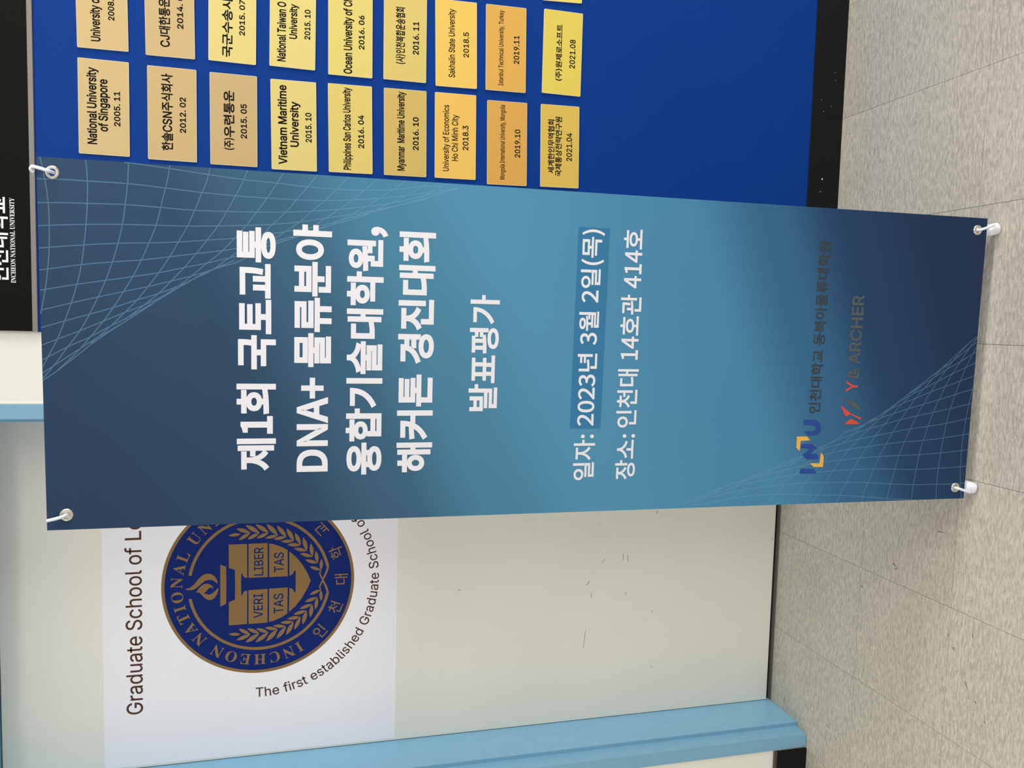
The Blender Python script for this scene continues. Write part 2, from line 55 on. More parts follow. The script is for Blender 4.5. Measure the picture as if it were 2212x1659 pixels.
# letter outlines: per font {character code: [advance, contour, contour, ...]} in 1/1000 em, x and y in turn
GLY = [{38:[640,[261,444,309,479,338,503,352,518,364,536,372,556,374,579,372,600,364,620,351,636,334,649,312,656,288,659,271,658,255,654,240,648,227,639,216,629,207,616,201,602,197,587,196,570,197,552,201,535,208,519,222,494,241,468],[193,393,200,399,261,444,291,406,626,0,520,0,245,331],[281,-10,247,-8,214,-3,185,5,158,17,133,31,111,48,93,67,77,88,65,112,56,136,50,163,49,190,51,220,57,247,68,271,82,293,100,314,121,335,158,366,193,393,173,418,146,455,125,492,116,516,110,542,108,570,110,600,118,629,130,655,146,678,167,697,192,713,220,724,252,732,286,734,320,732,352,724,380,713,404,697,424,678,441,656,453,632,460,606,462,578,461,556,457,536,450,517,436,490,416,464,393,441,366,419,220,311,194,289,172,269,157,249,147,230,141,209,138,187,140,165,146,144,156,125,169,108,186,94,205,82,226,73,250,68,276,66,304,68,332,74,359,85,384,98,408,116,430,136,450,160,467,187,480,216,490,249,497,283,499,320,582,320,581,277,576,238,567,206,556,177,543,152,530,132,510,108,493,89,476,67,450,44,421,24,388,10,352,-1,316,-8]],
40:[390,[127,295,129,349,135,405,144,462,156,520,171,576,188,630,208,682,229,728,252,770,337,770,302,693,273,612,248,529,231,448,223,395,218,344,216,295,218,252,222,208,229,164,246,95,269,23,299,-54,337,-137,252,-137,223,-84,198,-31,177,24,159,78,145,133,135,187,129,241]],
41:[390,[53,-137,92,-52,123,26,146,98,162,166,169,210,173,253,174,295,172,344,168,395,160,448,142,529,118,612,99,666,77,719,53,770,138,770,161,728,183,682,202,630,220,576,235,520,247,462,256,405,261,349,263,295,261,240,255,186,245,131,231,76,213,22,192,-32,166,-85,138,-137]],
44:[268,[54,-171,97,102,196,102,120,-171]],
46:[268,[136,-6,119,-4,104,2,90,13,79,26,73,42,71,58,73,76,79,91,90,105,104,116,119,122,136,124,154,122,169,116,182,105,193,91,199,76,202,58,199,42,193,26,182,13,169,2,154,-4]],
48:[648,[324,-10,292,-8,263,-3,235,6,210,18,186,34,159,59,135,88,115,123,98,162,85,206,76,254,70,306,68,363,70,420,76,472,86,520,99,564,116,604,136,638,160,668,186,692,210,708,236,721,263,730,293,735,324,737,355,735,385,730,412,721,438,708,462,692,488,668,512,638,532,604,549,564,562,520,572,472,577,420,579,363,577,306,572,254,562,206,549,162,532,123,512,88,489,59,462,34,438,18,412,6,385,-3,356,-8],[324,71,350,73,373,80,395,90,415,105,432,125,448,148,461,175,472,206,483,252,489,304,491,363,489,422,483,475,472,522,461,552,448,579,432,602,415,622,395,637,373,648,350,654,324,657,298,654,274,648,253,637,233,622,216,602,200,579,187,552,176,522,165,475,158,422,156,363,158,304,165,252,176,206,187,175,200,148,216,125,233,105,253,90,274,80,298,73]],
49:[648,[109,0,109,78,559,78,559,0],[394,727,394,0,304,0,304,641,299,641,123,511,123,610,284,727]],
50:[648,[91,0,91,68,335,327,372,368,403,404,427,436,444,467,452,487,456,508,458,531,456,556,450,578,440,598,426,616,410,630,390,642,368,650,345,655,320,657,292,655,268,649,246,640,227,626,211,610,198,591,189,569,183,544,182,517,94,517,96,549,101,579,110,606,123,632,139,656,158,676,180,694,204,709,231,721,260,730,290,735,322,737,353,735,383,730,411,722,437,710,461,695,482,678,500,658,516,636,528,612,537,587,543,560,544,532,543,506,538,480,530,454,518,428,502,400,480,370,438,318,382,257,218,86,218,81,556,81,556,0]],
51:[648,[316,414,302,398,302,413],[311,-10,268,-7,228,1,190,14,163,27,140,43,118,61,100,82,85,105,74,131,66,158,62,188,156,188,160,164,169,143,181,124,196,108,215,95,236,85,260,77,285,73,312,71,341,73,368,78,393,87,415,99,434,114,450,133,461,154,468,179,470,207,468,233,462,257,452,280,437,301,417,319,392,334,363,345,328,352,287,354,224,354,224,428,411,641,411,646,100,646,100,727,532,727,532,658,316,414,341,415,377,412,410,406,440,394,468,380,492,362,513,341,530,318,544,292,554,265,560,237,562,207,560,176,554,147,544,120,529,94,512,71,491,51,468,33,441,18,412,6,380,-3,347,-8]],
52:[648,[56,151,56,226,353,727,444,727,155,237,155,232,590,232,590,151],[402,0,402,173,402,209,402,454,490,454,490,0]],
53:[648,[316,-10,284,-8,255,-3,226,5,200,16,176,30,154,46,135,65,118,86,105,109,95,133,88,159,85,186,175,186,178,165,186,145,197,127,212,111,228,97,248,86,269,78,292,73,316,71,344,74,371,80,395,92,416,108,434,126,449,149,460,174,466,202,468,232,466,262,460,290,448,316,433,339,414,358,392,374,368,386,341,393,311,396,287,394,263,390,239,384,217,374,198,364,183,351,96,361,137,727,524,727,524,646,215,646,191,431,195,431,212,444,232,455,254,464,278,471,302,475,328,477,360,475,391,469,420,459,447,445,471,428,493,408,512,384,528,359,541,330,551,300,557,268,559,233,557,199,551,167,541,136,527,108,510,82,490,59,467,39,441,22,413,8,382,-2,350,-8]],
54:[648,[249,421,216,373,208,373,220,393,236,411],[324,-10,290,-8,260,-2,230,8,203,21,178,38,156,58,137,80,121,106,108,135,98,165,93,197,91,231,93,267,101,304,114,342,133,384,161,432,196,486,360,727,460,727,249,421,256,427,280,439,306,446,336,449,368,447,398,442,426,433,451,421,475,406,495,388,513,366,528,343,540,316,549,288,554,257,556,224,554,192,548,160,539,131,526,104,509,79,490,56,468,37,443,20,416,7,387,-2,356,-8],[324,69,351,72,376,78,398,90,418,105,435,123,449,145,460,169,466,196,468,224,466,254,460,281,449,305,435,326,418,344,398,359,376,370,351,377,324,379,296,377,271,370,248,360,228,345,211,327,197,306,187,282,181,255,178,226,181,197,187,170,197,145,211,123,228,105,248,90,271,78,296,72]],
55:[648,[138,0,462,641,462,646,89,646,89,727,558,727,558,641,236,0]],
56:[648,[324,-10,288,-8,254,-3,223,5,194,16,167,31,144,47,123,67,106,88,92,112,82,138,76,164,74,193,76,223,82,252,93,279,107,304,124,326,144,344,167,360,192,371,218,378,218,382,193,390,170,403,150,419,132,440,118,463,108,488,102,515,100,544,102,571,108,596,117,620,129,643,145,664,164,682,184,698,208,712,234,723,262,730,292,735,324,737,354,735,384,730,412,723,438,712,461,698,482,682,501,664,516,643,529,620,538,596,544,571,546,544,544,515,538,489,528,464,514,440,496,420,476,403,454,390,429,382,429,378,455,371,479,360,502,344,522,326,539,304,554,279,564,252,571,223,573,193,571,164,565,138,555,112,541,88,523,67,503,47,479,31,453,16,424,5,392,-3,359,-8],[324,70,354,72,382,77,407,86,429,98,447,113,462,131,472,151,479,174,481,198,479,224,472,248,460,270,445,289,426,305,404,318,379,328,352,334,324,336,294,334,267,328,242,318,220,305,201,289,186,270,174,248,167,224,165,198,167,174,174,151,184,131,199,113,217,98,239,86,264,77,292,72],[324,414,348,416,371,420,392,429,410,441,426,455,439,472,448,492,454,513,456,537,454,560,449,581,440,600,427,617,412,631,393,642,372,651,349,656,324,657,298,656,274,651,254,642,235,631,219,617,207,600,197,581,192,560,190,537,192,513,197,492,207,472,219,455,235,441,254,429,275,420,298,416]],
57:[648,[398,306,431,354,439,354,427,334,411,316],[323,737,356,735,387,729,416,720,443,706,468,689,490,669,509,646,526,621,539,592,548,562,554,530,556,496,553,460,546,424,532,386,513,344,486,295,450,240,286,0,186,0,398,306,390,300,367,288,340,281,311,278,279,280,250,285,222,294,196,306,172,321,152,340,134,360,118,384,106,410,98,439,92,470,91,502,93,536,98,567,108,596,121,624,138,648,157,671,179,690,204,706,231,720,260,729,290,735],[323,658,296,656,272,649,249,638,229,622,212,604,198,582,187,558,181,531,179,502,181,474,187,447,198,422,212,401,229,382,249,368,272,357,296,350,323,348,350,350,375,356,398,368,418,382,436,400,449,422,460,446,466,472,468,501,466,530,460,557,449,582,436,604,418,622,398,638,376,649,350,656]],
65:[686,[341,652,332,684,350,684],[24,0,288,727,395,727,662,0,564,0,410,432,378,532,341,652,304,530,272,432,122,0],[157,203,157,284,528,284,528,203]],
66:[652,[86,0,86,727,344,727,381,725,414,720,443,712,470,701,493,687,513,671,530,652,544,632,558,601,566,569,569,534,567,505,562,480,552,458,540,438,526,422,509,409,481,392,450,381,450,375,473,371,496,363,519,351,540,334,559,314,575,290,587,262,595,230,597,195,596,168,591,142,583,118,572,95,557,74,539,56,518,40,492,26,463,14,430,6,393,2,352,0],[178,82,350,82,389,84,423,90,450,100,471,114,487,131,499,150,506,172,508,195,506,219,500,242,489,263,475,282,458,298,437,312,412,322,385,328,355,330,178,330],[178,408,340,408,366,410,390,415,412,423,432,435,448,449,462,466,472,486,478,508,480,532,478,555,472,576,461,596,447,613,428,627,404,637,376,644,343,646,178,646]],
67:[729,[382,-10,345,-8,310,-2,276,6,245,19,215,36,187,55,161,78,138,104,118,133,100,165,81,208,68,256,60,308,58,363,60,419,68,470,81,518,100,562,118,594,138,623,161,648,187,671,215,691,245,708,276,720,310,730,345,735,382,737,418,735,453,730,486,721,518,708,547,692,574,673,599,651,621,626,640,598,656,567,668,534,676,498,584,498,577,522,568,544,556,564,543,582,528,598,511,612,482,629,450,642,417,649,382,651,350,649,319,643,290,632,262,618,237,599,215,576,195,550,178,520,165,486,156,448,150,408,148,363,150,319,156,278,165,240,179,207,196,176,215,150,238,128,263,109,290,94,319,84,350,78,382,76,417,78,450,86,482,98,511,115,528,129,543,145,556,164,568,184,577,206,584,229,676,229,668,194,656,160,640,130,622,102,600,76,575,54,548,35,518,19,487,6,453,-2,418,-8]],
69:[598,[86,0,86,727,532,727,532,646,178,646,178,408,508,408,508,327,178,327,178,82,536,82,536,0]],
71:[744,[593,284,593,289,621,284],[384,-10,346,-8,310,-2,276,7,244,20,214,36,185,56,160,78,137,104,116,133,99,165,81,209,68,256,60,308,58,363,60,419,68,470,81,518,99,562,116,594,137,623,160,648,185,671,213,691,243,708,274,720,307,730,342,735,379,737,416,735,452,729,486,720,519,707,549,690,576,671,601,648,623,623,642,595,658,565,669,532,678,498,583,498,570,532,553,562,533,588,509,610,481,628,450,641,416,649,379,651,348,649,317,643,289,632,262,618,237,599,215,577,195,550,178,520,165,486,156,449,150,408,148,363,150,319,156,278,165,241,179,207,196,177,216,150,238,128,263,109,291,94,320,84,351,78,384,76,414,77,442,82,468,90,492,102,515,116,534,133,552,153,566,176,578,201,586,228,591,258,593,284,404,284,404,366,683,366,683,286,681,242,673,202,661,164,644,130,623,98,598,71,570,47,538,27,503,11,466,-1,426,-8]],
72:[739,[86,0,86,727,178,727,178,413,561,413,561,727,653,727,653,0,561,0,561,331,178,331,178,0]],
73:[429,[44,0,44,82,169,82,169,646,44,646,44,727,385,727,385,646,261,646,261,82,385,82,385,0]],
74:[566,[264,-10,228,-8,193,-1,162,11,134,26,108,47,86,71,69,100,57,132,50,168,47,208,47,247,140,247,140,208,142,176,148,149,159,126,174,106,192,91,214,80,238,74,264,71,291,74,315,80,336,91,354,106,369,126,380,149,386,176,388,208,388,727,481,727,481,208,478,168,471,132,459,100,442,71,420,47,395,26,366,11,335,-1,301,-8]],
76:[562,[86,0,86,727,178,727,178,82,516,82,516,0]],
77:[898,[450,103,460,70,439,70],[724,625,724,653,733,653],[171,622,160,653,170,653],[86,0,86,727,217,727,396,267,410,227,428,175,445,120,450,103,454,118,472,173,489,226,504,267,681,727,812,727,812,0,721,0,721,416,721,467,722,527,723,590,724,625,711,585,689,518,668,460,651,416,488,0,409,0,244,416,227,459,207,516,184,582,171,622,172,594,173,531,174,469,174,416,174,0]],
78:[748,[576,108,591,78,579,77],[172,614,154,646,170,648],[86,0,86,727,195,727,490,261,518,216,554,152,576,108,572,155,570,225,570,279,570,727,662,727,662,0,553,0,289,415,254,472,212,544,172,614,175,548,178,469,178,416,178,0]],
79:[762,[382,-10,345,-8,310,-2,277,6,245,19,215,36,187,55,162,78,138,104,118,133,100,165,81,208,68,256,60,308,58,363,60,419,68,470,81,518,100,562,118,594,138,623,162,648,187,671,215,691,245,708,277,720,310,730,345,735,382,737,418,735,453,730,486,720,518,708,548,691,576,671,602,648,624,623,645,594,663,562,681,518,694,470,702,419,704,363,702,308,694,256,681,208,663,165,645,133,624,104,602,78,576,55,548,36,518,19,486,6,453,-2,418,-8],[382,76,413,78,444,84,472,94,499,108,524,127,547,149,566,176,584,206,597,240,607,277,613,318,615,363,613,408,607,449,597,487,584,521,566,551,547,578,524,600,499,618,472,633,444,643,413,649,382,651,350,649,319,643,290,633,263,618,238,600,216,577,196,551,179,521,166,487,156,449,150,408,148,363,150,318,156,278,166,240,179,206,196,176,216,150,238,127,263,109,290,94,319,84,350,78]],
80:[635,[178,346,332,346,368,348,399,355,424,366,446,380,463,398,476,420,485,443,490,469,492,497,490,524,485,550,476,574,463,595,446,612,424,627,398,638,368,644,332,646,178,646],[178,266,156,266,156,346,178,346],[86,0,86,727,336,727,376,725,413,719,446,710,475,696,501,680,523,661,542,639,557,614,569,587,577,559,582,528,584,497,582,465,577,435,569,406,557,379,542,354,523,332,501,313,475,296,446,283,413,273,376,267,336,266,178,266,178,0]],
82:[642,[178,364,334,364,369,366,400,372,426,381,447,394,464,410,477,429,486,452,492,476,493,503,492,531,486,556,477,578,464,598,447,615,425,628,399,638,368,644,333,646,178,646],[178,282,138,282,138,364,178,364],[86,0,86,727,337,727,377,725,414,720,447,711,476,698,502,682,524,664,543,643,558,619,570,593,578,565,583,535,585,503,583,471,578,442,570,414,558,388,543,364,524,344,502,326,476,310,446,298,414,290,377,284,337,282,178,282,178,0],[504,0,329,327,433,327,611,0]],
83:[638,[320,-13,281,-11,246,-6,213,2,182,13,155,28,130,44,109,64,91,86,77,110,66,137,58,165,55,195,149,195,154,169,163,146,176,125,194,108,214,95,238,84,264,76,291,72,320,70,352,72,381,77,409,86,433,98,454,113,471,131,484,152,491,174,494,199,492,221,485,240,474,256,460,270,443,282,423,292,388,306,350,318,262,342,220,356,182,372,150,392,123,413,106,433,92,454,82,478,76,504,74,532,76,562,82,590,93,616,107,640,125,662,146,681,170,698,197,711,226,722,257,730,290,735,324,737,360,735,392,730,423,722,452,711,478,697,501,681,522,662,539,641,553,618,563,594,570,568,573,540,482,540,477,566,466,589,452,608,432,625,408,638,382,648,353,653,322,655,292,654,264,648,239,640,217,628,199,614,184,598,173,579,166,559,164,537,167,514,174,494,187,477,203,462,222,450,242,440,274,428,304,419,378,399,410,389,445,377,480,360,512,340,532,323,549,304,564,282,575,258,581,230,584,198,582,169,576,142,566,115,552,91,535,68,514,48,490,30,462,15,431,3,397,-6,360,-11]],
84:[641,[45,646,45,727,596,727,596,646,367,646,367,0,275,0,275,646]],
85:[739,[370,-12,328,-10,290,-3,253,7,220,22,190,40,163,62,140,86,121,114,106,144,95,177,88,211,86,247,86,727,178,727,178,255,180,221,188,190,201,162,219,136,241,115,267,97,298,84,332,76,370,74,408,76,442,84,472,97,499,115,521,136,538,162,551,190,558,221,561,255,561,727,653,727,653,247,651,211,644,177,634,144,618,114,599,86,576,62,550,40,519,22,486,7,450,-3,411,-10]],
86:[686,[345,75,354,44,335,44],[291,0,24,727,120,727,275,295,308,196,345,75,382,197,414,295,564,727,662,727,397,0]],
89:[674,[338,375,357,329,320,329],[291,0,291,298,24,727,130,727,275,492,318,418,337,378,338,375,340,378,359,419,400,492,544,727,650,727,383,298,383,0]],
97:[556,[228,-12,195,-10,164,-4,135,7,109,22,86,41,68,64,57,83,50,105,45,128,44,154,46,184,52,209,62,230,75,248,92,263,111,276,143,291,179,301,217,308,255,314,334,324,360,329,379,336,387,342,392,352,394,364,394,367,392,388,388,407,381,424,371,438,358,450,343,460,324,467,303,471,280,473,255,472,233,467,213,460,188,447,168,430,153,411,143,391,58,416,73,447,91,473,112,494,136,512,162,526,190,536,219,544,248,548,277,549,308,548,342,542,364,536,387,527,408,515,428,500,446,481,460,458,472,430,479,397,481,359,481,0,395,0,395,74,389,74,378,55,360,35,345,22,328,11,308,2,284,-6,258,-11],[244,65,274,67,302,73,326,84,346,98,363,114,376,133,386,154,392,175,394,197,394,271,385,265,371,260,330,251,286,245,251,240,220,235,192,227,175,219,160,210,148,199,139,186,133,169,131,150,133,132,138,117,146,103,156,92,170,82,186,75,213,67]],
98:[606,[328,-12,297,-10,270,-4,246,5,227,17,210,30,197,45,169,84,160,84,160,0,75,0,75,727,162,727,162,456,169,456,196,494,210,508,226,521,245,532,268,542,296,548,327,549,360,547,391,541,420,530,447,515,472,496,494,474,512,448,528,418,541,385,550,350,556,311,558,270,556,228,550,190,541,154,529,121,513,91,494,65,472,42,448,23,421,8,392,-3,361,-10],[315,67,339,68,361,74,381,82,399,94,420,114,438,138,451,167,461,199,467,234,469,271,467,308,461,342,452,373,438,401,421,425,400,445,382,456,361,465,339,470,315,471,290,470,268,465,248,457,230,446,209,427,192,404,178,376,169,344,163,309,161,271,163,232,169,197,179,164,192,136,210,112,231,93,249,81,269,73,291,68]],
99:[566,[296,-12,260,-10,227,-3,196,8,167,24,140,43,117,66,97,92,80,122,66,154,56,190,51,228,49,268,51,309,56,347,66,383,80,416,97,446,117,472,140,495,167,514,196,530,227,541,260,547,296,549,335,547,372,539,405,526,436,509,454,494,471,478,486,460,498,440,509,419,517,396,433,374,426,395,415,413,402,430,386,444,367,456,346,464,322,470,296,471,270,470,247,464,226,456,207,443,186,422,168,398,155,369,145,337,140,304,138,268,140,233,145,199,155,168,168,139,186,115,207,94,226,82,247,73,270,68,296,66,323,68,347,74,368,82,387,94,403,109,417,127,427,146,435,167,519,146,511,122,500,100,488,80,465,53,438,30,407,12,372,-1,336,-9]],
100:[606,[279,-12,246,-10,215,-3,186,8,159,23,135,42,113,65,94,91,78,121,65,154,56,190,51,228,49,270,51,311,56,350,65,385,78,418,94,448,114,474,135,496,160,515,187,530,216,541,247,547,280,549,311,548,338,542,362,532,381,521,397,508,410,494,426,474,438,456,444,456,444,727,531,727,531,0,447,0,447,84,438,84,426,66,410,45,396,30,380,17,360,5,338,-4,310,-10],[292,67,316,68,338,73,358,81,376,93,397,112,414,136,428,164,438,197,444,232,446,271,444,309,438,344,428,376,415,404,398,427,376,446,358,457,338,465,316,470,292,471,268,470,245,465,225,456,207,445,186,425,168,401,155,373,145,342,140,308,138,271,140,234,146,199,155,167,169,138,186,114,207,94,226,82,246,74,268,68]],
101:[577,[441,316,483,316,442,289],[138,316,441,316,441,323,435,355,426,384,412,409,396,431,375,448,351,462,324,469,293,472,262,469,234,461,209,448,188,430,170,410,156,385,145,359,139,331],[138,242,107,242,107,316,138,316,137,302,137,254],[303,-12,265,-10,230,-3,197,8,167,24,140,43,117,66,96,92,80,121,66,154,56,189,51,227,49,267,51,307,56,345,66,381,79,414,96,444,116,471,138,494,164,514,193,529,224,540,258,547,293,549,322,548,352,543,380,534,407,523,432,507,456,487,478,463,496,435,510,403,522,366,528,324,530,277,530,242,138,242,140,216,146,182,158,152,174,126,193,105,216,88,242,76,272,68,304,66,334,68,362,75,387,87,408,104,420,118,429,133,437,151,522,130,512,103,497,78,479,56,457,36,432,20,404,6,373,-4,339,-10]],
102:[362,[326,542,326,468,9,468,9,542],[115,0,115,617,118,646,125,672,137,694,152,714,171,729,193,741,217,750,242,756,268,757,295,756,318,753,347,744,325,670,307,674,278,677,254,675,235,668,220,657,210,642,204,622,202,598,202,0]],
103:[608,[296,-215,258,-214,222,-208,191,-200,163,-188,139,-174,118,-157,100,-139,84,-120,72,-99,145,-58,158,-76,174,-94,194,-112,220,-126,242,-133,267,-138,296,-139,327,-137,356,-131,381,-121,403,-107,418,-93,430,-76,438,-56,443,-34,445,-8,445,98,438,98,426,80,410,59,396,46,380,34,360,22,338,14,310,8,279,7,247,9,216,15,188,24,161,38,136,56,114,76,95,101,79,129,66,160,56,195,51,232,49,273,51,314,56,352,66,387,78,419,95,448,114,474,136,496,160,515,188,530,216,541,247,547,280,549,312,548,339,542,362,533,382,521,398,508,412,494,428,474,440,456,448,456,448,542,532,542,532,-13,530,-46,524,-77,514,-104,501,-128,483,-149,464,-167,441,-182,415,-194,378,-206,338,-213],[293,84,324,87,352,95,377,107,398,125,415,147,429,173,438,203,444,237,446,275,444,312,439,346,429,377,415,404,398,427,377,446,359,457,339,465,317,470,293,471,268,470,246,465,226,457,207,445,186,426,169,402,155,375,146,344,140,311,138,275,140,239,146,205,156,175,169,149,187,126,208,108,226,98,246,90,268,86]],
104:[586,[162,450,162,411,146,411,160,446],[162,324,162,0,75,0,75,727,162,727,162,450,176,475,196,499,217,518,241,532,267,542,295,547,325,549,360,547,392,539,422,527,442,514,459,498,474,480,487,458,497,434,504,407,509,377,510,344,510,0,423,0,423,336,421,366,415,392,404,416,390,435,372,450,351,462,327,468,300,470,275,468,252,463,230,454,210,440,194,424,180,404,170,380,164,354]],
105:[238,[75,0,75,542,162,542,162,0],[120,633,104,635,90,640,77,650,67,662,61,675,59,690,61,706,67,720,77,732,90,741,104,746,120,748,136,746,150,741,163,732,173,720,178,706,180,690,178,675,173,662,163,650,150,640,136,635]],
107:[544,[157,195,157,302,172,302,406,542,515,542,263,285,253,285],[75,0,75,727,162,727,162,0],[420,0,211,266,273,327,532,0]],
108:[270,[199,-4,170,-2,144,5,123,15,106,29,92,46,83,68,77,92,75,120,75,727,162,727,162,141,164,119,166,102,172,89,180,81,192,76,209,74,229,75,242,78,258,4,231,-1]],
109:[872,[160,442,160,422,154,422],[453,442,459,421,446,421],[75,0,75,542,160,542,160,442,163,449,174,474,189,494,206,512,225,526,246,538,268,546,290,550,313,552,342,550,368,543,390,531,410,516,428,496,441,474,452,449,453,442,455,446,466,470,482,490,500,508,521,524,544,536,569,545,596,550,624,552,655,550,684,543,710,531,735,515,756,495,773,469,783,447,790,422,794,395,796,364,796,0,708,0,708,362,706,390,700,413,690,432,675,447,658,458,640,466,620,471,598,472,575,470,554,466,535,457,518,446,504,431,494,415,486,396,481,376,479,353,479,0,392,0,392,371,390,393,384,412,375,430,362,444,346,457,327,465,307,470,285,472,264,471,244,466,225,458,208,446,192,431,180,413,170,392,164,368,162,340,162,0]],
110:[586,[160,445,160,411,146,411],[162,324,162,0,75,0,75,542,160,542,160,445,160,446,176,475,196,499,217,518,241,532,267,542,295,547,325,549,360,547,392,539,422,527,441,514,458,498,474,480,487,458,497,434,504,407,509,377,510,344,510,0,423,0,423,336,421,366,415,392,404,416,390,435,372,450,351,462,327,468,300,470,275,468,252,463,230,454,210,440,194,424,180,404,170,380,164,354]],
111:[593,[296,-12,260,-10,227,-3,196,8,167,24,140,43,117,66,97,92,80,122,66,154,56,190,51,228,49,268,51,309,56,347,66,383,80,416,97,446,117,472,140,495,167,514,196,530,227,541,260,547,296,549,332,547,366,541,398,530,427,514,453,495,476,472,496,446,514,416,527,383,537,347,542,309,544,268,542,228,537,190,527,154,514,122,496,92,476,66,453,43,427,24,398,8,366,-3,332,-10],[296,66,322,68,346,73,367,82,386,94,408,115,425,139,439,168,448,199,454,233,456,268,454,303,448,337,439,369,425,398,408,422,386,443,367,456,346,464,322,470,296,471,270,470,247,464,226,456,207,443,186,422,168,398,155,369,145,337,140,304,138,268,140,233,145,199,155,168,168,139,186,115,207,94,226,82,247,73,270,68]],
112:[606,[75,-204,75,542,160,542,160,456,169,456,196,494,209,508,226,521,245,532,268,542,296,548,327,549,360,547,391,541,420,530,447,515,472,496,494,474,512,448,528,418,541,385,550,350,556,311,558,270,556,228,550,190,541,154,529,121,513,91,494,65,472,42,448,23,421,8,392,-3,361,-10,328,-12,297,-10,270,-4,247,5,227,17,211,30,197,45,169,84,162,84,162,-204],[315,67,339,68,361,74,381,82,399,94,420,114,438,138,451,167,461,199,467,234,469,271,467,308,461,342,452,373,438,401,421,425,400,445,382,456,361,465,339,470,315,471,290,470,268,465,248,457,230,446,209,427,192,404,178,376,169,344,163,309,161,271,163,232,169,197,179,164,192,136,210,112,231,93,249,81,269,73,291,68]],
114:[370,[75,0,75,542,160,542,160,459,165,459,174,478,186,496,200,511,218,525,238,536,258,544,281,548,304,550,328,549,348,548,348,460,329,464,296,466,271,464,248,458,227,450,209,438,193,423,180,405,170,385,164,363,162,339,162,0]],
115:[522,[260,-12,224,-10,191,-4,160,5,133,18,109,34,88,54,72,78,59,104,51,135,134,152,141,131,150,113,162,98,177,86,201,74,228,67,259,65,286,66,310,71,331,78,349,89,364,102,375,116,381,131,383,147,381,165,374,180,363,194,348,205,328,214,303,222,213,243,179,253,149,265,124,280,103,297,87,317,76,339,69,364,67,391,68,414,73,435,82,455,93,474,112,496,136,514,164,529,196,540,230,547,267,549,303,548,334,542,363,532,388,520,409,504,427,485,442,463,454,440,463,414,383,396,375,416,362,434,347,451,332,462,314,469,292,474,268,475,237,473,210,465,187,453,173,441,163,428,157,412,155,396,158,377,165,361,177,348,194,336,217,327,246,319,328,299,362,289,392,277,418,262,438,245,453,226,464,204,471,179,473,152,472,129,466,107,458,86,446,67,426,44,401,25,371,9,338,-2,300,-9]],
116:[325,[291,542,291,468,9,468,9,542],[93,673,180,673,180,140,182,118,186,101,194,88,206,78,223,73,244,71,265,73,288,77,304,2,274,-4,240,-6,207,-4,178,3,153,14,132,30,114,50,102,74,95,102,93,133]],
117:[586,[426,98,426,131,439,131],[260,-7,226,-5,194,3,164,15,144,28,127,44,112,62,99,84,88,108,81,136,77,166,75,198,75,542,162,542,162,206,164,176,171,150,181,126,196,107,214,92,235,80,259,74,286,72,311,74,334,79,356,88,375,102,392,118,405,138,415,162,421,188,423,218,423,542,510,542,510,0,426,0,426,98,425,96,408,67,389,43,368,24,343,10,318,0,290,-5]],
118:[556,[278,84,294,30,263,30],[232,0,25,542,120,542,236,222,253,173,267,124,278,84,290,124,304,173,320,222,436,542,531,542,324,0]],
119:[810,[243,92,250,59,236,59],[567,94,575,59,559,59],[405,441,395,482,415,482],[197,0,32,542,124,542,191,306,220,195,243,92,265,192,295,306,360,542,452,542,517,306,545,194,567,94,590,193,620,306,686,542,778,542,614,0,526,0,456,246,435,322,415,400,405,441,396,401,375,321,354,246,284,0]],
121:[556,[278,85,294,30,262,30],[68,-198,88,-122,102,-125,126,-128,148,-127,162,-123,174,-116,186,-106,197,-92,206,-73,215,-51,232,-2,25,542,120,542,236,222,253,172,267,124,278,85,289,124,304,173,320,222,436,542,531,542,292,-83,280,-110,267,-133,252,-153,236,-170,218,-184,199,-194,178,-202,155,-206,131,-207,92,-204]]},
{40:[338,[239,-196,295,-171,249,-83,213,11,188,109,173,209,168,311,173,412,188,512,213,610,249,703,295,792,239,818,196,742,160,664,131,582,110,496,96,406,92,311,96,215,110,125,131,40,160,-42,196,-120]],
41:[338,[99,-196,142,-120,178,-42,207,40,228,125,242,215,246,311,242,406,228,496,207,582,178,664,142,742,99,818,42,792,88,703,124,610,150,512,166,412,171,311,166,209,150,109,124,11,88,-83,42,-171]],
43:[555,[241,116,314,116,314,335,518,335,518,403,314,403,314,622,241,622,241,403,38,403,38,335,241,335]],
44:[278,[75,-190,117,-168,153,-140,182,-107,203,-70,216,-27,221,19,218,56,208,86,192,108,170,121,144,126,118,122,96,109,80,89,75,62,80,35,95,15,116,2,142,-2,153,-1,148,-36,135,-67,115,-94,87,-117,53,-136]],
46:[278,[139,-13,164,-8,186,6,200,28,205,56,200,85,186,107,164,121,139,126,113,121,92,107,78,85,73,56,78,28,92,6,113,-8]],
48:[555,[278,-13,328,-7,372,11,411,40,444,82,470,136,490,201,502,279,506,369,502,458,490,535,470,600,444,653,411,694,372,723,328,740,278,746,228,740,183,723,144,694,112,653,85,600,66,535,54,458,50,369,54,279,66,201,85,136,112,82,144,40,183,11,228,-7],[278,61,244,67,214,84,188,114,167,158,151,214,141,284,138,369,141,453,151,523,167,579,188,621,214,651,244,668,278,674,312,668,342,651,368,621,389,579,405,523,415,453,418,369,415,284,405,214,389,158,368,114,342,84,312,67]],
49:[555,[88,0,490,0,490,76,343,76,343,733,273,733,230,712,180,695,121,681,121,623,252,623,252,76,88,76]],
50:[555,[44,0,505,0,505,79,302,79,182,72,252,141,314,208,368,275,411,340,443,404,463,468,470,531,465,584,450,630,427,670,395,702,356,726,309,741,256,746,204,741,157,727,115,705,76,675,40,639,93,587,126,621,162,648,202,666,245,672,286,667,320,653,347,631,365,602,376,567,380,527,374,472,354,413,320,351,273,285,211,214,135,137,44,54]],
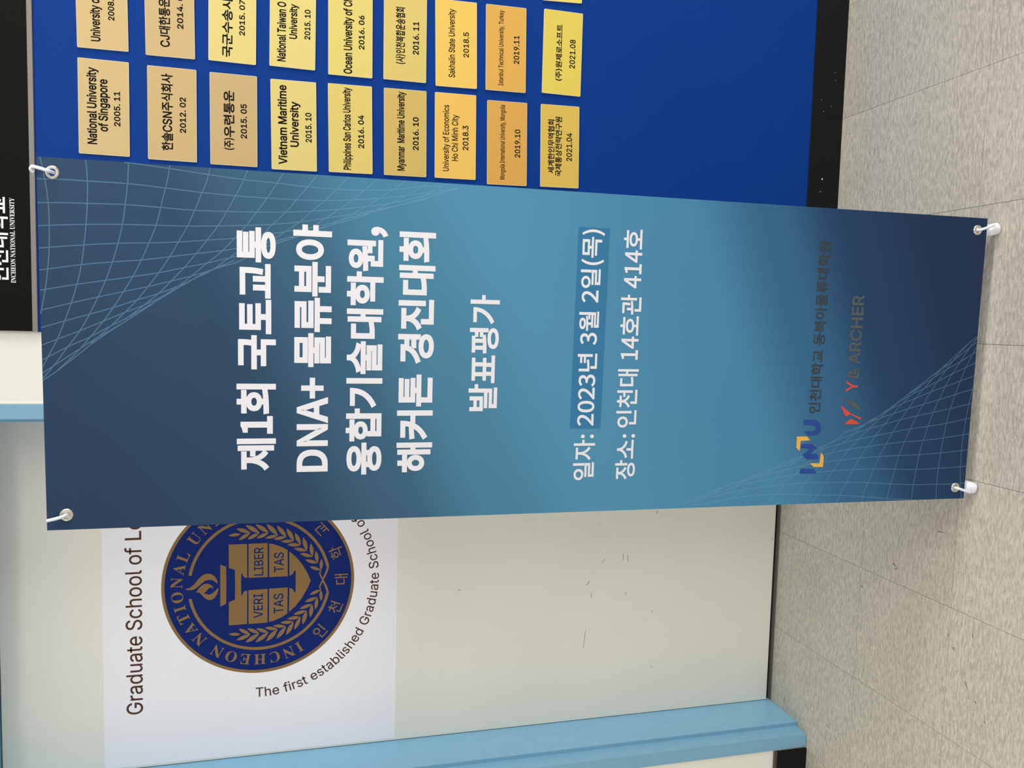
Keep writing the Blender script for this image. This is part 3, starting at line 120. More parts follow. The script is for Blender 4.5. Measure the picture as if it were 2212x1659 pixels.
51:[555,[263,-13,311,-9,355,1,395,18,430,42,459,72,480,108,494,150,499,196,494,243,478,284,454,319,422,347,385,368,344,382,344,387,381,403,412,425,438,452,458,484,470,521,474,563,469,610,453,650,429,684,396,710,357,730,311,742,260,746,212,742,168,730,127,711,90,687,56,659,105,601,138,630,175,652,214,667,257,672,293,668,323,658,348,640,366,617,377,589,381,556,378,523,367,494,349,468,322,446,285,430,237,420,178,416,178,346,244,342,298,332,339,316,370,294,390,267,402,235,406,199,401,160,387,126,364,100,335,80,298,67,257,63,210,68,170,80,134,98,103,121,76,147,29,88,61,57,99,30,145,7,200,-8]],
52:[555,[340,0,426,0,426,202,524,202,524,275,426,275,426,733,325,733,20,262,20,202,340,202],[340,275,115,275,282,525,341,633,345,633,340,500]],
53:[555,[262,-13,308,-9,351,4,392,24,428,52,458,88,482,131,497,181,502,238,498,294,484,343,464,383,437,416,404,441,366,458,325,468,281,472,240,468,204,458,171,443,190,655,466,655,466,733,110,733,86,391,135,360,174,384,213,398,257,403,300,398,337,383,368,359,390,326,404,285,409,236,404,186,388,144,364,109,332,84,295,68,253,63,206,67,165,80,130,97,99,120,73,144,27,84,60,55,98,29,144,7,198,-8]],
54:[555,[301,-13,348,-7,393,9,432,36,465,72,490,116,506,167,512,225,508,279,498,326,480,366,456,398,427,423,392,441,352,452,308,455,264,449,220,432,179,404,142,367,147,445,159,510,177,563,200,604,228,635,259,656,294,667,331,671,364,667,395,656,423,638,447,615,499,671,466,701,426,725,380,740,327,746,274,741,225,724,179,696,138,656,104,602,78,533,62,450,56,350,61,265,74,191,97,129,126,78,162,38,204,10,250,-7],[144,294,174,330,204,356,235,374,265,384,293,387,334,382,367,367,392,343,410,311,422,271,425,225,421,178,408,138,389,104,364,80,334,64,301,59,264,64,231,79,204,104,181,138,164,181,151,233]],
55:[555,[198,0,293,0,300,116,311,222,328,318,355,409,392,498,442,586,508,678,508,733,49,733,49,655,405,655,349,570,303,486,267,401,240,312,220,216,206,113]],
56:[555,[280,-13,336,-8,385,6,428,28,462,57,488,92,504,132,509,176,504,223,491,263,472,296,446,325,417,349,386,369,386,374,413,398,439,429,461,465,477,506,483,551,478,597,465,639,443,674,414,704,376,726,332,739,282,744,235,740,192,726,155,706,124,678,101,644,86,603,81,558,86,514,100,476,122,442,149,413,180,389,180,385,147,364,116,338,88,307,66,270,51,228,46,182,52,136,69,94,95,58,131,28,174,6,224,-8],[330,398,288,416,248,435,214,458,188,486,170,518,164,558,168,591,179,620,197,644,220,661,249,672,281,676,317,672,348,658,372,638,390,612,401,581,405,546,400,506,386,468,362,432],[281,55,239,60,202,73,171,93,147,120,132,153,127,190,132,230,146,268,167,301,195,331,228,356,272,338,312,320,348,300,378,277,402,250,417,218,422,179,418,144,404,114,383,90,355,71,321,59]],
57:[555,[235,-13,286,-8,334,10,379,39,419,81,453,138,479,208,495,295,501,398,496,480,482,551,460,610,430,659,394,697,352,724,305,741,254,746,206,740,162,724,124,697,91,662,66,618,50,566,44,508,48,455,58,408,76,369,99,336,128,311,163,293,202,282,246,278,292,284,336,302,378,330,415,367,409,289,397,224,379,171,356,130,329,99,299,78,266,67,232,63,197,67,164,78,134,96,108,119,58,62,92,32,132,8,179,-7],[414,444,384,407,353,379,322,360,291,350,261,346,221,351,188,366,163,390,145,422,134,462,130,508,134,556,147,596,166,629,191,654,221,670,255,675,292,670,326,656,354,632,376,598,394,556,407,504]],
58:[278,[139,390,164,395,186,409,200,431,205,460,200,488,186,510,164,525,139,530,113,525,92,510,78,488,73,460,78,431,92,409,113,395],[139,-13,164,-8,186,6,200,28,205,56,200,85,186,107,164,121,139,126,113,121,92,107,78,85,73,56,78,28,92,6,113,-8]],
65:[608,[4,0,97,0,168,224,436,224,506,0,604,0,355,733,252,733],[191,297,227,410,300,658,304,658,378,410,413,297]],
68:[688,[101,0,288,0,366,6,434,25,493,56,541,98,579,150,607,214,624,286,629,369,624,452,607,524,579,587,541,639,492,680,433,709,364,727,284,733,101,733],[193,76,193,658,276,658,337,653,389,639,434,616,470,583,498,542,518,493,530,435,534,369,530,303,518,245,498,195,470,153,434,120,389,96,337,81,276,76]],
78:[723,[101,0,188,0,188,385,184,501,177,614,181,614,260,463,527,0,622,0,622,733,534,733,534,352,538,235,547,120,542,120,463,271,195,733,101,733]],
44032:[920,[662,827,662,-77,745,-77,745,391,889,391,889,460,745,460,745,827],[97,730,97,661,429,661,417,583,395,508,363,438,321,373,270,312,208,256,136,204,55,158,101,94,203,153,289,219,360,292,416,370,459,454,489,543,506,635,512,730]],
44221:[920,[500,275,426,271,360,259,305,240,260,215,228,183,207,145,200,101,207,57,228,19,260,-14,305,-40,360,-58,426,-70,500,-74,574,-70,639,-58,694,-40,739,-14,772,19,792,57,799,101,792,145,772,183,739,215,694,240,639,259,574,271],[500,209,562,206,615,196,658,180,690,159,710,133,717,101,710,69,690,43,658,22,615,6,562,-4,500,-7,438,-4,384,6,341,22,309,43,289,69,282,101,289,133,309,159,341,180,384,196,438,206],[108,759,108,691,426,691,414,634,393,581,360,532,319,486,268,445,207,409,139,377,62,351,96,285,175,312,247,346,312,384,368,428,416,478,455,533,485,593,711,593,711,472,475,472,475,404,711,404,711,285,794,285,794,826,711,826,711,660,506,660,513,708,516,759]],
44228:[920,[739,827,739,-78,818,-78,818,827],[89,712,89,644,354,644,344,574,327,508,302,444,269,383,227,326,176,272,117,223,49,177,98,117,177,171,245,230,301,293,347,361,383,433,409,508,557,508,557,349,394,349,394,281,557,281,557,-32,636,-32,636,803,557,803,557,576,424,576,433,643,436,712]],
44288:[920,[99,757,99,688,466,688,464,624,458,546,442,449,524,441,540,550,546,640,547,709,547,757],[53,290,182,291,324,296,471,307,615,326,610,387,466,372,317,363,317,555,235,555,235,360,44,358],[670,827,670,146,754,146,754,463,883,463,883,533,754,533,754,827],[182,208,182,-58,783,-58,783,10,265,10,265,208]],
44368:[920,[135,736,135,668,690,668,690,637,690,550,686,458,676,358,658,244,740,235,758,353,768,456,772,549,772,637,772,736],[474,416,474,118,333,118,333,416,250,416,250,118,50,118,50,49,867,49,867,118,556,118,556,416]],
44396:[920,[50,380,50,311,415,311,415,-79,498,-79,498,311,867,311,867,380,735,380,752,499,759,600,760,689,760,768,152,768,152,701,678,701,678,689,677,600,670,499,650,380]],
44397:[920,[135,228,135,161,686,161,686,-78,769,-78,769,228,500,228,500,393,870,393,870,461,741,461,757,560,763,645,764,718,764,784,154,784,154,716,682,716,681,644,675,560,658,461,50,461,50,393,417,393,417,228]],
44400:[920,[50,428,50,361,422,361,422,144,504,144,504,361,870,361,870,428,741,428,757,536,763,627,764,707,764,779,154,779,154,711,682,711,682,707,681,627,675,536,658,428],[153,225,153,-58,782,-58,782,10,236,10,236,225]],
44592:[920,[709,827,709,-78,792,-78,792,827],[103,729,103,662,442,662,431,583,409,508,378,438,336,372,284,312,220,255,146,204,61,158,105,91,210,150,299,216,371,289,429,367,473,451,503,540,520,633,526,729]],
45380:[920,[455,536,455,469,711,469,711,156,794,156,794,826,711,826,711,709,455,709,455,642,711,642,711,536],[215,214,215,-58,818,-58,818,10,298,10,298,214],[103,360,103,291,171,291,301,294,432,304,570,324,561,393,431,374,307,364,185,360,185,761,103,761]],
45824:[920,[533,807,533,-31,610,-31,610,396,738,396,738,-78,817,-78,817,827,738,827,738,464,610,464,610,807],[82,717,82,145,141,145,264,147,371,155,476,172,468,241,372,225,275,218,165,215,165,649,418,649,418,717]],
46041:[920,[458,249,380,246,312,235,255,218,209,194,176,164,155,128,148,86,155,44,176,8,209,-22,255,-46,312,-63,380,-74,458,-77,536,-74,604,-63,661,-46,706,-22,740,8,760,44,767,86,760,128,740,164,706,194,661,218,604,235,536,246],[458,184,524,181,579,172,624,158,657,139,677,115,684,86,677,57,657,32,624,13,579,0,524,-9,458,-12,392,-9,336,0,292,13,259,32,239,57,232,86,239,115,259,139,292,158,336,172,392,181],[153,785,153,485,418,485,418,381,50,381,50,314,868,314,868,381,499,381,499,485,772,485,772,552,235,552,235,719,766,719,766,785]],
47029:[920,[164,229,164,161,669,161,669,-77,752,-77,752,229],[669,826,669,277,752,277,752,424,885,424,885,493,752,493,752,614,885,614,885,683,752,683,752,826],[87,773,87,705,413,705,413,587,89,587,89,324,160,324,314,326,452,336,590,354,582,422,449,404,317,396,171,393,171,522,494,522,494,773]],
47144:[920,[85,762,85,695,392,695,392,563,87,563,87,282,152,282,303,284,424,290,537,305,528,373,423,359,310,352,170,350,170,498,475,498,475,762],[536,472,536,404,711,404,711,161,794,161,794,826,711,826,711,674,536,674,536,607,711,607,711,472],[210,209,210,-54,821,-54,821,15,292,15,292,209]],
47196:[920,[152,340,152,272,417,272,417,103,50,103,50,34,870,34,870,103,499,103,499,272,789,272,789,340,234,340,234,486,768,486,768,760,150,760,150,692,686,692,686,552,152,552]],
47448:[920,[49,288,49,221,262,221,262,-78,345,-78,345,221,573,221,573,-78,656,-78,656,221,869,221,869,288],[150,448,150,380,790,380,790,448,233,448,233,559,770,559,770,792,147,792,147,724,686,724,686,622,150,622]],
47785:[920,[681,723,681,549,236,549,236,723],[141,208,141,141,683,141,683,-78,766,-78,766,208],[50,369,50,301,867,301,867,369,500,369,500,482,762,482,762,789,155,789,155,482,417,482,417,369]],
47924:[920,[154,777,154,424,764,424,764,777],[682,710,682,490,235,490,235,710],[49,302,49,234,416,234,416,-77,498,-77,498,234,869,234,869,302]],
47932:[920,[156,797,156,521,761,521,761,797],[679,731,679,587,237,587,237,731],[151,-3,151,-68,789,-68,789,-3,232,-3,232,87,762,87,762,291,499,291,499,379,867,379,867,446,50,446,50,379,416,379,416,291,149,291,149,227,681,227,681,148,151,148]],
48156:[920,[87,789,87,395,506,395,506,789,424,789,424,660,169,660,169,789],[169,595,424,595,424,462,169,462],[669,827,669,360,752,360,752,564,885,564,885,632,752,632,752,827],[180,-1,180,-68,784,-68,784,-1,261,-1,261,97,752,97,752,317,178,317,178,251,670,251,670,159,180,159]],
48373:[920,[141,204,141,137,683,137,683,-78,766,-78,766,204],[240,639,678,639,678,534,240,534],[158,806,158,467,417,467,417,360,50,360,50,292,867,292,867,360,500,360,500,467,760,467,760,806,678,806,678,703,240,703,240,806]],
48513:[920,[158,806,158,467,760,467,760,806,678,806,678,703,240,703,240,806],[240,639,678,639,678,534,240,534],[141,212,141,144,683,144,683,-78,766,-78,766,212,499,212,499,317,867,317,867,384,50,384,50,317,417,317,417,212]],
48516:[920,[158,798,158,436,760,436,760,798,678,798,678,683,240,683,240,798],[240,619,678,619,678,503,240,503],[49,349,49,282,424,282,424,107,506,107,506,282,869,282,869,349],[153,188,153,-58,778,-58,778,10,235,10,235,188]],
49324:[920,[271,749,271,587,265,516,248,446,220,379,184,317,141,262,92,216,37,182,88,115,147,154,200,206,246,268,284,338,313,415,342,342,379,276,424,218,476,170,532,133,583,199,530,232,482,276,439,328,403,387,376,451,359,518,353,587,353,749],[662,827,662,-78,745,-78,745,390,893,390,893,461,745,461,745,827]],
49345:[920,[464,254,389,250,324,240,269,222,225,198,193,167,173,131,166,89,173,47,193,10,225,-20,269,-44,324,-62,389,-72,464,-76,538,-72,603,-62,658,-44,702,-20,734,10,753,47,760,89,753,131,734,167,702,198,658,222,603,240,538,250],[464,188,526,185,579,176,622,162,653,142,672,118,679,89,672,60,653,35,622,16,579,2,526,-7,464,-10,402,-7,348,2,306,16,274,35,255,60,248,89,255,118,274,142,306,162,348,176,402,185],[270,780,270,688,265,630,249,574,225,523,191,477,150,436,101,403,46,377,90,311,150,340,203,379,249,426,285,480,313,540,341,487,377,439,421,397,471,362,528,336,572,401,519,424,472,455,431,492,398,534,373,580,357,630,352,681,352,780],[669,827,669,278,752,278,752,523,885,523,885,593,752,593,752,827]],
49464:[920,[739,827,739,-78,819,-78,819,827],[555,808,555,503,406,503,406,434,555,434,555,-32,633,-32,633,808],[238,742,238,569,234,502,220,437,199,374,170,315,134,262,90,216,40,179,92,117,142,155,187,203,224,260,256,324,279,393,302,330,331,271,366,218,408,173,457,137,504,201,456,237,416,281,381,332,354,388,334,448,322,510,318,572,318,742]],
49548:[920,[415,328,415,108,50,108,50,40,870,40,870,108,497,108,497,328],[412,766,412,697,404,642,383,589,350,540,307,496,257,457,201,425,142,401,82,386,118,317,187,337,254,366,317,405,373,452,420,507,456,568,492,507,539,452,596,405,658,366,726,337,795,317,831,386,771,401,712,425,656,457,605,496,562,540,528,589,507,642,499,697,499,766]],
49556:[920,[50,433,50,366,867,366,867,433,499,433,499,550,417,550,417,433],[416,820,416,787,407,739,382,696,342,657,292,625,232,598,165,579,95,567,124,503,194,516,261,536,323,563,378,596,423,635,458,681,493,635,538,596,593,563,655,536,721,516,791,503,820,567,750,579,684,598,624,625,574,657,534,696,509,739,500,787,500,820],[151,-3,151,-68,789,-68,789,-3,232,-3,232,85,762,85,762,292,149,292,149,228,681,228,681,146,151,146]],
49569:[920,[458,237,380,234,312,223,254,207,209,184,176,155,155,120,148,80,155,40,176,5,209,-23,254,-46,312,-62,380,-73,458,-76,536,-73,604,-62,661,-46,706,-23,740,5,760,40,767,80,760,120,740,155,706,184,661,207,604,223,536,234],[458,172,524,169,580,161,624,148,657,130,677,107,684,80,677,53,657,30,624,12,580,-1,524,-9,458,-12,392,-9,336,-1,291,12,259,30,239,53,232,80,239,107,259,130,291,148,336,161,392,169],[50,378,50,311,867,311,867,378,499,378,499,510,417,510,417,378],[416,813,416,772,407,722,381,675,342,633,291,596,232,566,167,543,99,529,130,463,199,478,264,502,325,532,379,569,424,612,458,661,492,612,538,569,592,532,652,502,717,478,785,463,817,529,749,543,684,566,625,596,574,633,535,675,509,722,500,772,500,813]],
49688:[920,[416,795,416,744,409,697,388,652,357,612,316,574,267,542,212,516,153,496,92,483,125,416,195,432,262,456,324,489,379,528,425,575,460,627,495,575,541,528,596,489,658,456,724,432,794,416,827,483,766,496,707,516,652,543,603,575,562,612,530,654,509,698,502,744,502,795],[50,318,50,249,416,249,416,-78,498,-78,498,249,867,249,867,318]],
49696:[920,[416,822,416,789,407,743,381,701,341,663,290,630,230,604,164,584,95,572,123,509,193,522,260,542,322,569,377,602,423,642,458,688,493,642,539,602,594,569,656,542,724,522,794,509,822,572,753,584,687,604,627,630,576,663,536,701,510,743,501,789,501,822],[151,-3,151,-68,789,-68,789,-3,232,-3,232,87,762,87,762,294,499,294,499,383,867,383,867,450,50,450,50,383,416,383,416,294,149,294,149,229,681,229,681,148,151,148]],
49885:[920,[187,237,187,169,708,169,708,-78,791,-78,791,237],[708,827,708,283,791,283,791,827],[285,784,285,696,280,639,264,584,238,533,204,486,162,446,113,412,58,386,100,320,161,350,215,388,262,436,300,490,328,551,357,494,395,444,441,400,494,364,554,336,595,402,540,426,492,458,450,496,416,540,390,589,374,641,369,696,369,784]],
50500:[920,[290,757,242,751,198,735,160,708,127,672,100,626,80,572,67,511,63,442,67,373,80,311,100,257,127,212,160,175,198,148,242,132,290,126,338,132,382,148,420,175,453,212,480,257,500,311,513,373,517,442,513,511,500,572,480,626,453,672,420,708,382,735,338,751],[290,683,326,677,358,661,385,634,408,598,424,554,434,501,438,442,434,382,424,330,408,285,385,249,358,222,326,206,290,200,254,206,223,222,195,249,173,285,156,330,146,382,142,442,146,501,156,554,173,598,195,634,223,661,254,677],[662,827,662,-78,745,-78,745,396,893,396,893,466,745,466,745,827]],
50556:[920,[290,757,242,751,198,735,160,708,127,672,100,626,80,572,67,511,63,442,67,373,80,311,100,257,127,212,160,175,198,148,242,132,290,126,338,132,382,148,420,175,453,212,480,257,500,311,513,373,517,442,513,511,500,572,480,626,453,672,420,708,382,735,338,751],[290,683,326,677,358,661,385,634,408,598,424,554,434,501,438,442,434,382,424,330,408,285,385,249,358,222,326,206,290,200,254,206,223,222,195,249,173,285,156,330,146,382,142,442,146,501,156,554,173,598,195,634,223,661,254,677],[662,827,662,-78,745,-78,745,261,889,261,889,330,745,330,745,530,889,530,889,600,745,600,745,827]],
50669:[920,[190,244,190,177,711,177,711,-78,794,-78,794,244],[297,705,338,700,375,686,406,664,430,635,445,599,450,559,445,518,430,482,406,453,375,431,338,417,297,412,255,417,218,431,187,453,163,482,148,518,143,559,148,599,163,635,187,664,218,686,255,700],[711,626,711,491,519,491,526,524,529,559,527,594,519,626],[297,776,242,771,192,755,149,730,114,698,87,658,70,611,64,559,70,507,87,460,114,420,149,386,192,362,242,346,297,341,353,347,403,363,447,389,482,423,711,423,711,294,794,294,794,827,711,827,711,694,483,694,447,728,404,754,353,770]],
50672:[920,[297,695,338,690,375,675,406,652,430,622,445,584,450,542,445,500,430,462,406,432,375,409,338,394,297,389,255,394,218,409,187,432,163,462,148,500,143,542,148,584,163,622,187,652,218,675,255,690],[711,617,711,469,518,469,526,504,529,542,526,581,517,617],[297,769,242,764,192,747,149,722,114,687,87,645,70,596,64,542,70,488,87,440,114,398,149,363,192,338,242,322,297,316,342,320,383,331,421,348,454,372,482,401,711,401,711,158,794,158,794,826,711,826,711,685,481,685,445,720,402,746,352,763],[217,227,217,-58,819,-58,819,10,299,10,299,227]],
50864:[920,[457,791,390,788,328,777,274,760,228,737,192,708,164,674,147,636,141,592,147,549,164,510,192,476,228,448,274,425,328,408,390,398,457,394,525,398,586,408,640,425,686,448,724,476,751,510,768,549,774,592,768,636,751,674,724,708,686,737,640,760,586,777,525,788],[457,724,522,720,579,708,625,688,660,662,682,630,689,592,682,554,660,522,625,496,579,477,522,465,457,461,392,465,336,477,290,496,255,522,234,554,226,592,234,630,255,662,290,688,336,708,392,720],[49,309,49,240,416,240,416,-78,498,-78,498,240,869,240,869,309]],
50868:[920,[458,804,380,800,312,788,253,768,206,741,170,707,148,667,141,622,148,577,170,537,206,504,253,477,312,457,380,445,458,441,536,445,605,457,663,477,711,504,746,537,768,577,775,622,768,667,746,707,711,741,663,768,605,788,536,800],[458,737,523,734,579,723,624,706,658,683,680,655,687,622,680,589,658,562,624,539,579,523,523,512,458,509,394,512,338,523,292,539,258,562,236,589,229,622,236,655,258,683,292,706,338,723,394,734],[49,368,49,300,424,300,424,117,508,117,508,300,869,300,869,368],[154,206,154,-58,778,-58,778,11,237,11,237,206]],
50896:[920,[339,790,285,786,237,775,196,758,163,734,138,705,122,671,117,632,122,593,138,559,163,530,196,506,237,489,285,479,339,475,393,479,441,489,482,506,515,530,540,559,556,593,561,632,556,671,540,705,515,734,482,758,441,775,393,786],[339,728,386,724,426,711,456,691,475,664,482,632,475,600,456,574,426,554,386,541,339,537,291,541,252,554,221,574,202,600,195,632,202,664,221,691,252,711,291,724],[56,340,306,344,306,170,389,170,389,349,513,359,634,375,628,435,429,418,228,410,45,408],[523,292,523,232,707,232,707,139,790,139,790,826,707,826,707,292],[173,206,173,-58,812,-58,812,10,256,10,256,206]],
50900:[920,[339,809,276,805,221,792,177,772,144,746,123,712,116,673,123,634,144,601,177,574,221,554,276,542,339,538,402,542,456,554,501,574,534,601,555,634,562,673,555,712,534,746,501,772,456,792,402,805],[339,752,388,748,428,738,458,722,477,700,484,673,477,647,458,625,428,609,388,599,339,595,290,599,250,609,220,625,201,647,194,673,201,700,220,722,250,738,290,748],[57,425,293,427,293,291,375,291,375,431,509,440,641,455,636,509,436,494,234,487,47,486],[527,396,527,342,707,342,707,294,790,294,790,826,707,826,707,396],[187,-7,187,-68,820,-68,820,-7,268,-7,268,73,790,73,790,261,184,261,184,202,708,202,708,129,187,129]],
50997:[920,[458,180,524,177,579,169,624,155,657,136,677,112,684,84,677,55,657,32,624,13,579,-1,524,-9,458,-12,392,-9,336,-1,292,13,259,32,239,55,232,84,239,112,259,136,292,155,336,169,392,177],[458,809,379,805,309,794,250,776,204,751,169,720,147,682,140,639,147,596,169,559,204,528,250,504,309,486,379,475,458,471,537,475,607,486,666,504,712,528,747,559,769,596,776,639,769,682,747,720,712,751,666,776,607,794,537,805],[458,743,525,740,582,731,628,716,662,695,684,670,691,639,684,609,662,584,628,563,582,548,525,539,458,536,391,539,334,548,288,563,254,584,232,609,225,639,232,670,254,695,288,716,334,731,391,740],[50,404,50,336,255,336,255,214,217,196,188,174,166,148,152,118,148,84,155,43,176,7,209,-23,254,-46,312,-63,380,-74,458,-77,536,-74,604,-63,661,-46,706,-23,740,7,760,43,767,84,763,117,750,146,729,172,700,194,664,212,664,336,867,336,867,404],[458,244,395,242,338,235,338,336,581,336,581,235,523,242]],
51064:[920,[708,826,708,166,791,166,791,826],[306,763,251,758,201,742,157,716,121,683,93,642,76,594,70,541,76,487,93,440,121,398,157,364,201,339,251,324,306,318,362,324,412,339,456,364,492,398,519,440,536,487,542,541,536,594,519,642,492,683,456,716,412,742,362,758],[306,691,348,686,385,672,416,649,440,619,456,583,461,541,456,499,440,462,416,433,385,410,348,396,306,391,264,396,227,410,196,433,172,462,156,499,151,541,156,583,172,619,196,649,227,672,264,686],[210,233,210,-58,819,-58,819,10,293,10,293,233]],
51068:[920,[304,794,248,789,198,775,155,752,120,722,93,684,76,641,70,593,76,545,93,502,120,465,155,434,198,412,248,398,304,393,360,398,409,412,452,434,488,465,514,502,531,545,537,593,531,641,514,684,488,722,452,752,409,775,360,789],[304,725,346,721,383,708,414,688,437,662,452,630,457,593,452,556,437,524,414,498,383,478,346,465,304,461,262,465,225,478,194,498,171,524,156,556,151,593,156,630,171,662,194,688,225,708,262,721],[708,827,708,364,791,364,791,827],[209,1,209,-66,822,-66,822,1,289,1,289,100,791,100,791,319,206,319,206,253,709,253,709,162,209,162]],
51088:[920,[67,734,67,665,273,665,273,551,267,484,248,418,220,353,183,294,139,240,89,196,35,162,84,96,143,134,197,186,245,248,285,318,315,395,344,324,383,260,430,202,482,154,540,118,587,184,533,217,484,259,441,310,405,366,378,426,361,489,355,551,355,665,555,665,555,734],[662,827,662,-78,745,-78,745,392,893,392,893,462,745,462,745,827]],
51109:[920,[464,257,389,253,324,242,269,225,225,200,193,170,173,133,166,91,173,49,193,12,225,-19,269,-43,324,-61,389,-72,464,-76,538,-72,603,-61,658,-43,702,-19,734,12,753,49,760,91,753,133,734,170,702,200,658,225,603,242,538,253],[464,191,526,188,579,179,622,165,653,145,672,120,679,91,672,61,653,36,622,16,579,2,526,-7,464,-10,402,-7,348,2,306,16,274,36,255,61,248,91,255,120,274,145,306,165,348,179,402,188],[71,760,71,692,273,692,273,656,268,602,252,550,226,501,192,458,150,419,101,387,46,363,88,297,150,325,204,362,250,408,288,460,316,519,344,468,380,422,425,382,476,349,535,324,574,389,520,412,473,441,433,476,400,516,376,560,361,607,356,657,356,692,555,692,555,760],[669,827,669,282,752,282,752,528,885,528,885,597,752,597,752,827]],
51204:[920,[711,826,711,577,529,577,529,509,711,509,711,163,794,163,794,826],[217,222,217,-58,819,-58,819,10,299,10,299,222],[79,753,79,685,280,685,280,641,274,586,258,534,233,485,199,441,157,402,108,370,53,345,96,278,157,307,211,345,258,392,295,445,323,504,351,450,388,402,432,360,483,326,541,299,583,365,530,389,482,420,442,456,409,498,384,544,369,592,364,641,364,685,562,685,562,753]],
51228:[920,[738,827,738,-78,817,-78,817,827],[557,806,557,502,408,502,408,434,557,434,557,-31,635,-31,635,806],[64,721,64,653,235,653,235,571,231,500,218,432,197,366,169,305,132,250,89,203,39,165,90,103,141,142,185,192,223,251,253,316,276,388,299,322,328,261,364,207,408,161,457,124,507,186,457,222,415,266,379,318,352,376,331,439,319,504,315,571,315,653,477,653,477,721]],
51452:[920,[127,770,127,704,412,704,412,699,403,649,378,602,338,560,288,523,230,492,166,468,98,454,130,388,199,404,265,428,326,460,380,499,425,544,458,595,492,544,537,499,591,460,652,428,718,404,788,388,819,454,752,468,687,492,629,523,578,560,540,602,514,649,505,699,505,704,789,704,789,770],[50,312,50,244,416,244,416,-77,498,-77,498,244,867,244,867,312]],
51652:[920,[708,826,708,164,791,164,791,826],[84,752,84,684,291,684,291,635,286,581,269,529,244,481,209,436,167,398,118,366,62,341,105,276,167,304,221,342,268,387,306,440,335,498,364,444,402,396,448,354,502,320,561,294,603,359,548,382,499,412,457,448,422,489,397,535,380,584,375,635,375,684,579,684,579,752],[210,226,210,-58,819,-58,819,10,293,10,293,226]],
52380:[920,[276,821,276,706,75,706,75,639,276,639,276,611,271,558,255,507,230,460,196,418,155,381,107,350,52,327,93,262,154,289,207,324,253,368,291,418,319,474,348,422,386,376,431,336,484,303,543,278,584,343,529,365,480,394,439,429,405,469,379,513,364,561,358,611,358,639,558,639,558,706,359,706,359,821],[711,826,711,548,527,548,527,480,711,480,711,151,794,151,794,826],[217,211,217,-58,819,-58,819,10,299,10,299,211]],
52964:[920,[99,733,99,665,424,665,414,584,396,507,53,484,68,412,370,440,338,382,299,326,251,273,194,224,127,178,51,135,97,71,206,135,295,206,366,282,421,364,460,451,487,542,502,636,506,733],[503,464,503,395,711,395,711,-78,793,-78,793,827,711,827,711,464]],
53664:[920,[155,753,155,290,417,290,417,103,50,103,50,35,870,35,870,103,500,103,500,290,776,290,776,357,239,357,239,492,747,492,747,559,239,559,239,685,767,685,767,753]],
53668:[920,[157,793,157,410,416,410,416,315,49,315,49,247,867,247,867,315,499,315,499,410,771,410,771,475,240,475,240,571,742,571,742,635,240,635,240,728,766,728,766,793],[155,185,155,-58,781,-58,781,10,237,10,237,185]],
53685:[920,[458,214,378,211,310,202,253,186,208,166,175,139,155,107,148,69,155,31,175,-1,208,-28,253,-49,310,-64,378,-73,458,-76,537,-73,606,-64,662,-49,708,-28,740,-1,760,31,767,69,760,107,740,139,708,166,662,186,606,202,537,211],[458,151,537,148,600,138,646,121,674,98,684,69,677,44,658,24,625,8,581,-4,525,-11,458,-13,390,-11,334,-4,290,8,258,24,238,44,231,69,240,98,269,121,315,138,378,148],[157,801,157,436,416,436,416,348,49,348,49,281,867,281,867,348,499,348,499,436,771,436,771,501,240,501,240,589,742,589,742,652,240,652,240,735,766,735,766,801]],
53944:[920,[50,108,50,39,870,39,870,108],[155,749,155,272,776,272,776,339,239,339,239,481,747,481,747,548,239,548,239,681,767,681,767,749]],
54217:[920,[496,250,420,246,354,236,299,218,254,195,222,165,202,129,195,87,202,46,222,10,254,-20,299,-44,354,-62,420,-72,496,-76,572,-72,638,-62,693,-44,738,-20,770,10,790,46,797,87,790,129,770,165,738,195,693,218,638,236,572,246],[496,185,560,182,614,173,657,159,689,140,708,116,715,87,708,58,689,34,657,15,614,1,560,-8,496,-11,432,-8,378,1,335,15,303,34,284,58,277,87,284,116,303,140,335,159,378,173,432,182],[711,827,711,665,562,665,562,598,711,598,711,503,562,503,562,435,711,435,711,269,794,269,794,827],[62,322,224,324,404,332,585,353,581,415,463,404,463,691,553,691,553,759,77,759,77,691,166,691,166,393,52,392],[247,691,383,691,383,399,247,394]],
54364:[920,[124,382,124,314,277,314,277,100,50,100,50,32,870,32,870,100,638,100,638,314,791,314,791,382,652,382,652,675,793,675,793,743,122,743,122,675,262,675,262,382],[360,100,360,314,555,314,555,100],[345,675,570,675,570,382,345,382]],
54532:[920,[50,108,50,38,870,38,870,108],[124,354,124,287,791,287,791,354,652,354,652,668,793,668,793,736,122,736,122,668,262,668,262,354],[345,668,570,668,570,354,345,354]],
54617:[920,[319,617,266,613,220,602,180,584,147,560,122,530,107,494,102,454,107,414,122,378,147,348,180,324,220,306,266,295,319,291,372,295,418,306,458,324,491,348,515,378,530,414,535,454,530,494,515,530,491,560,458,584,418,602,372,613],[319,553,365,548,403,536,431,515,450,487,456,454,450,421,431,394,403,373,365,360,319,356,273,360,235,373,207,394,188,421,182,454,188,487,207,515,235,536,273,548],[164,212,164,144,669,144,669,-78,752,-78,752,212],[278,831,278,731,52,731,52,664,586,664,586,731,361,731,361,831],[669,827,669,261,752,261,752,508,885,508,885,577,752,577,752,827]],
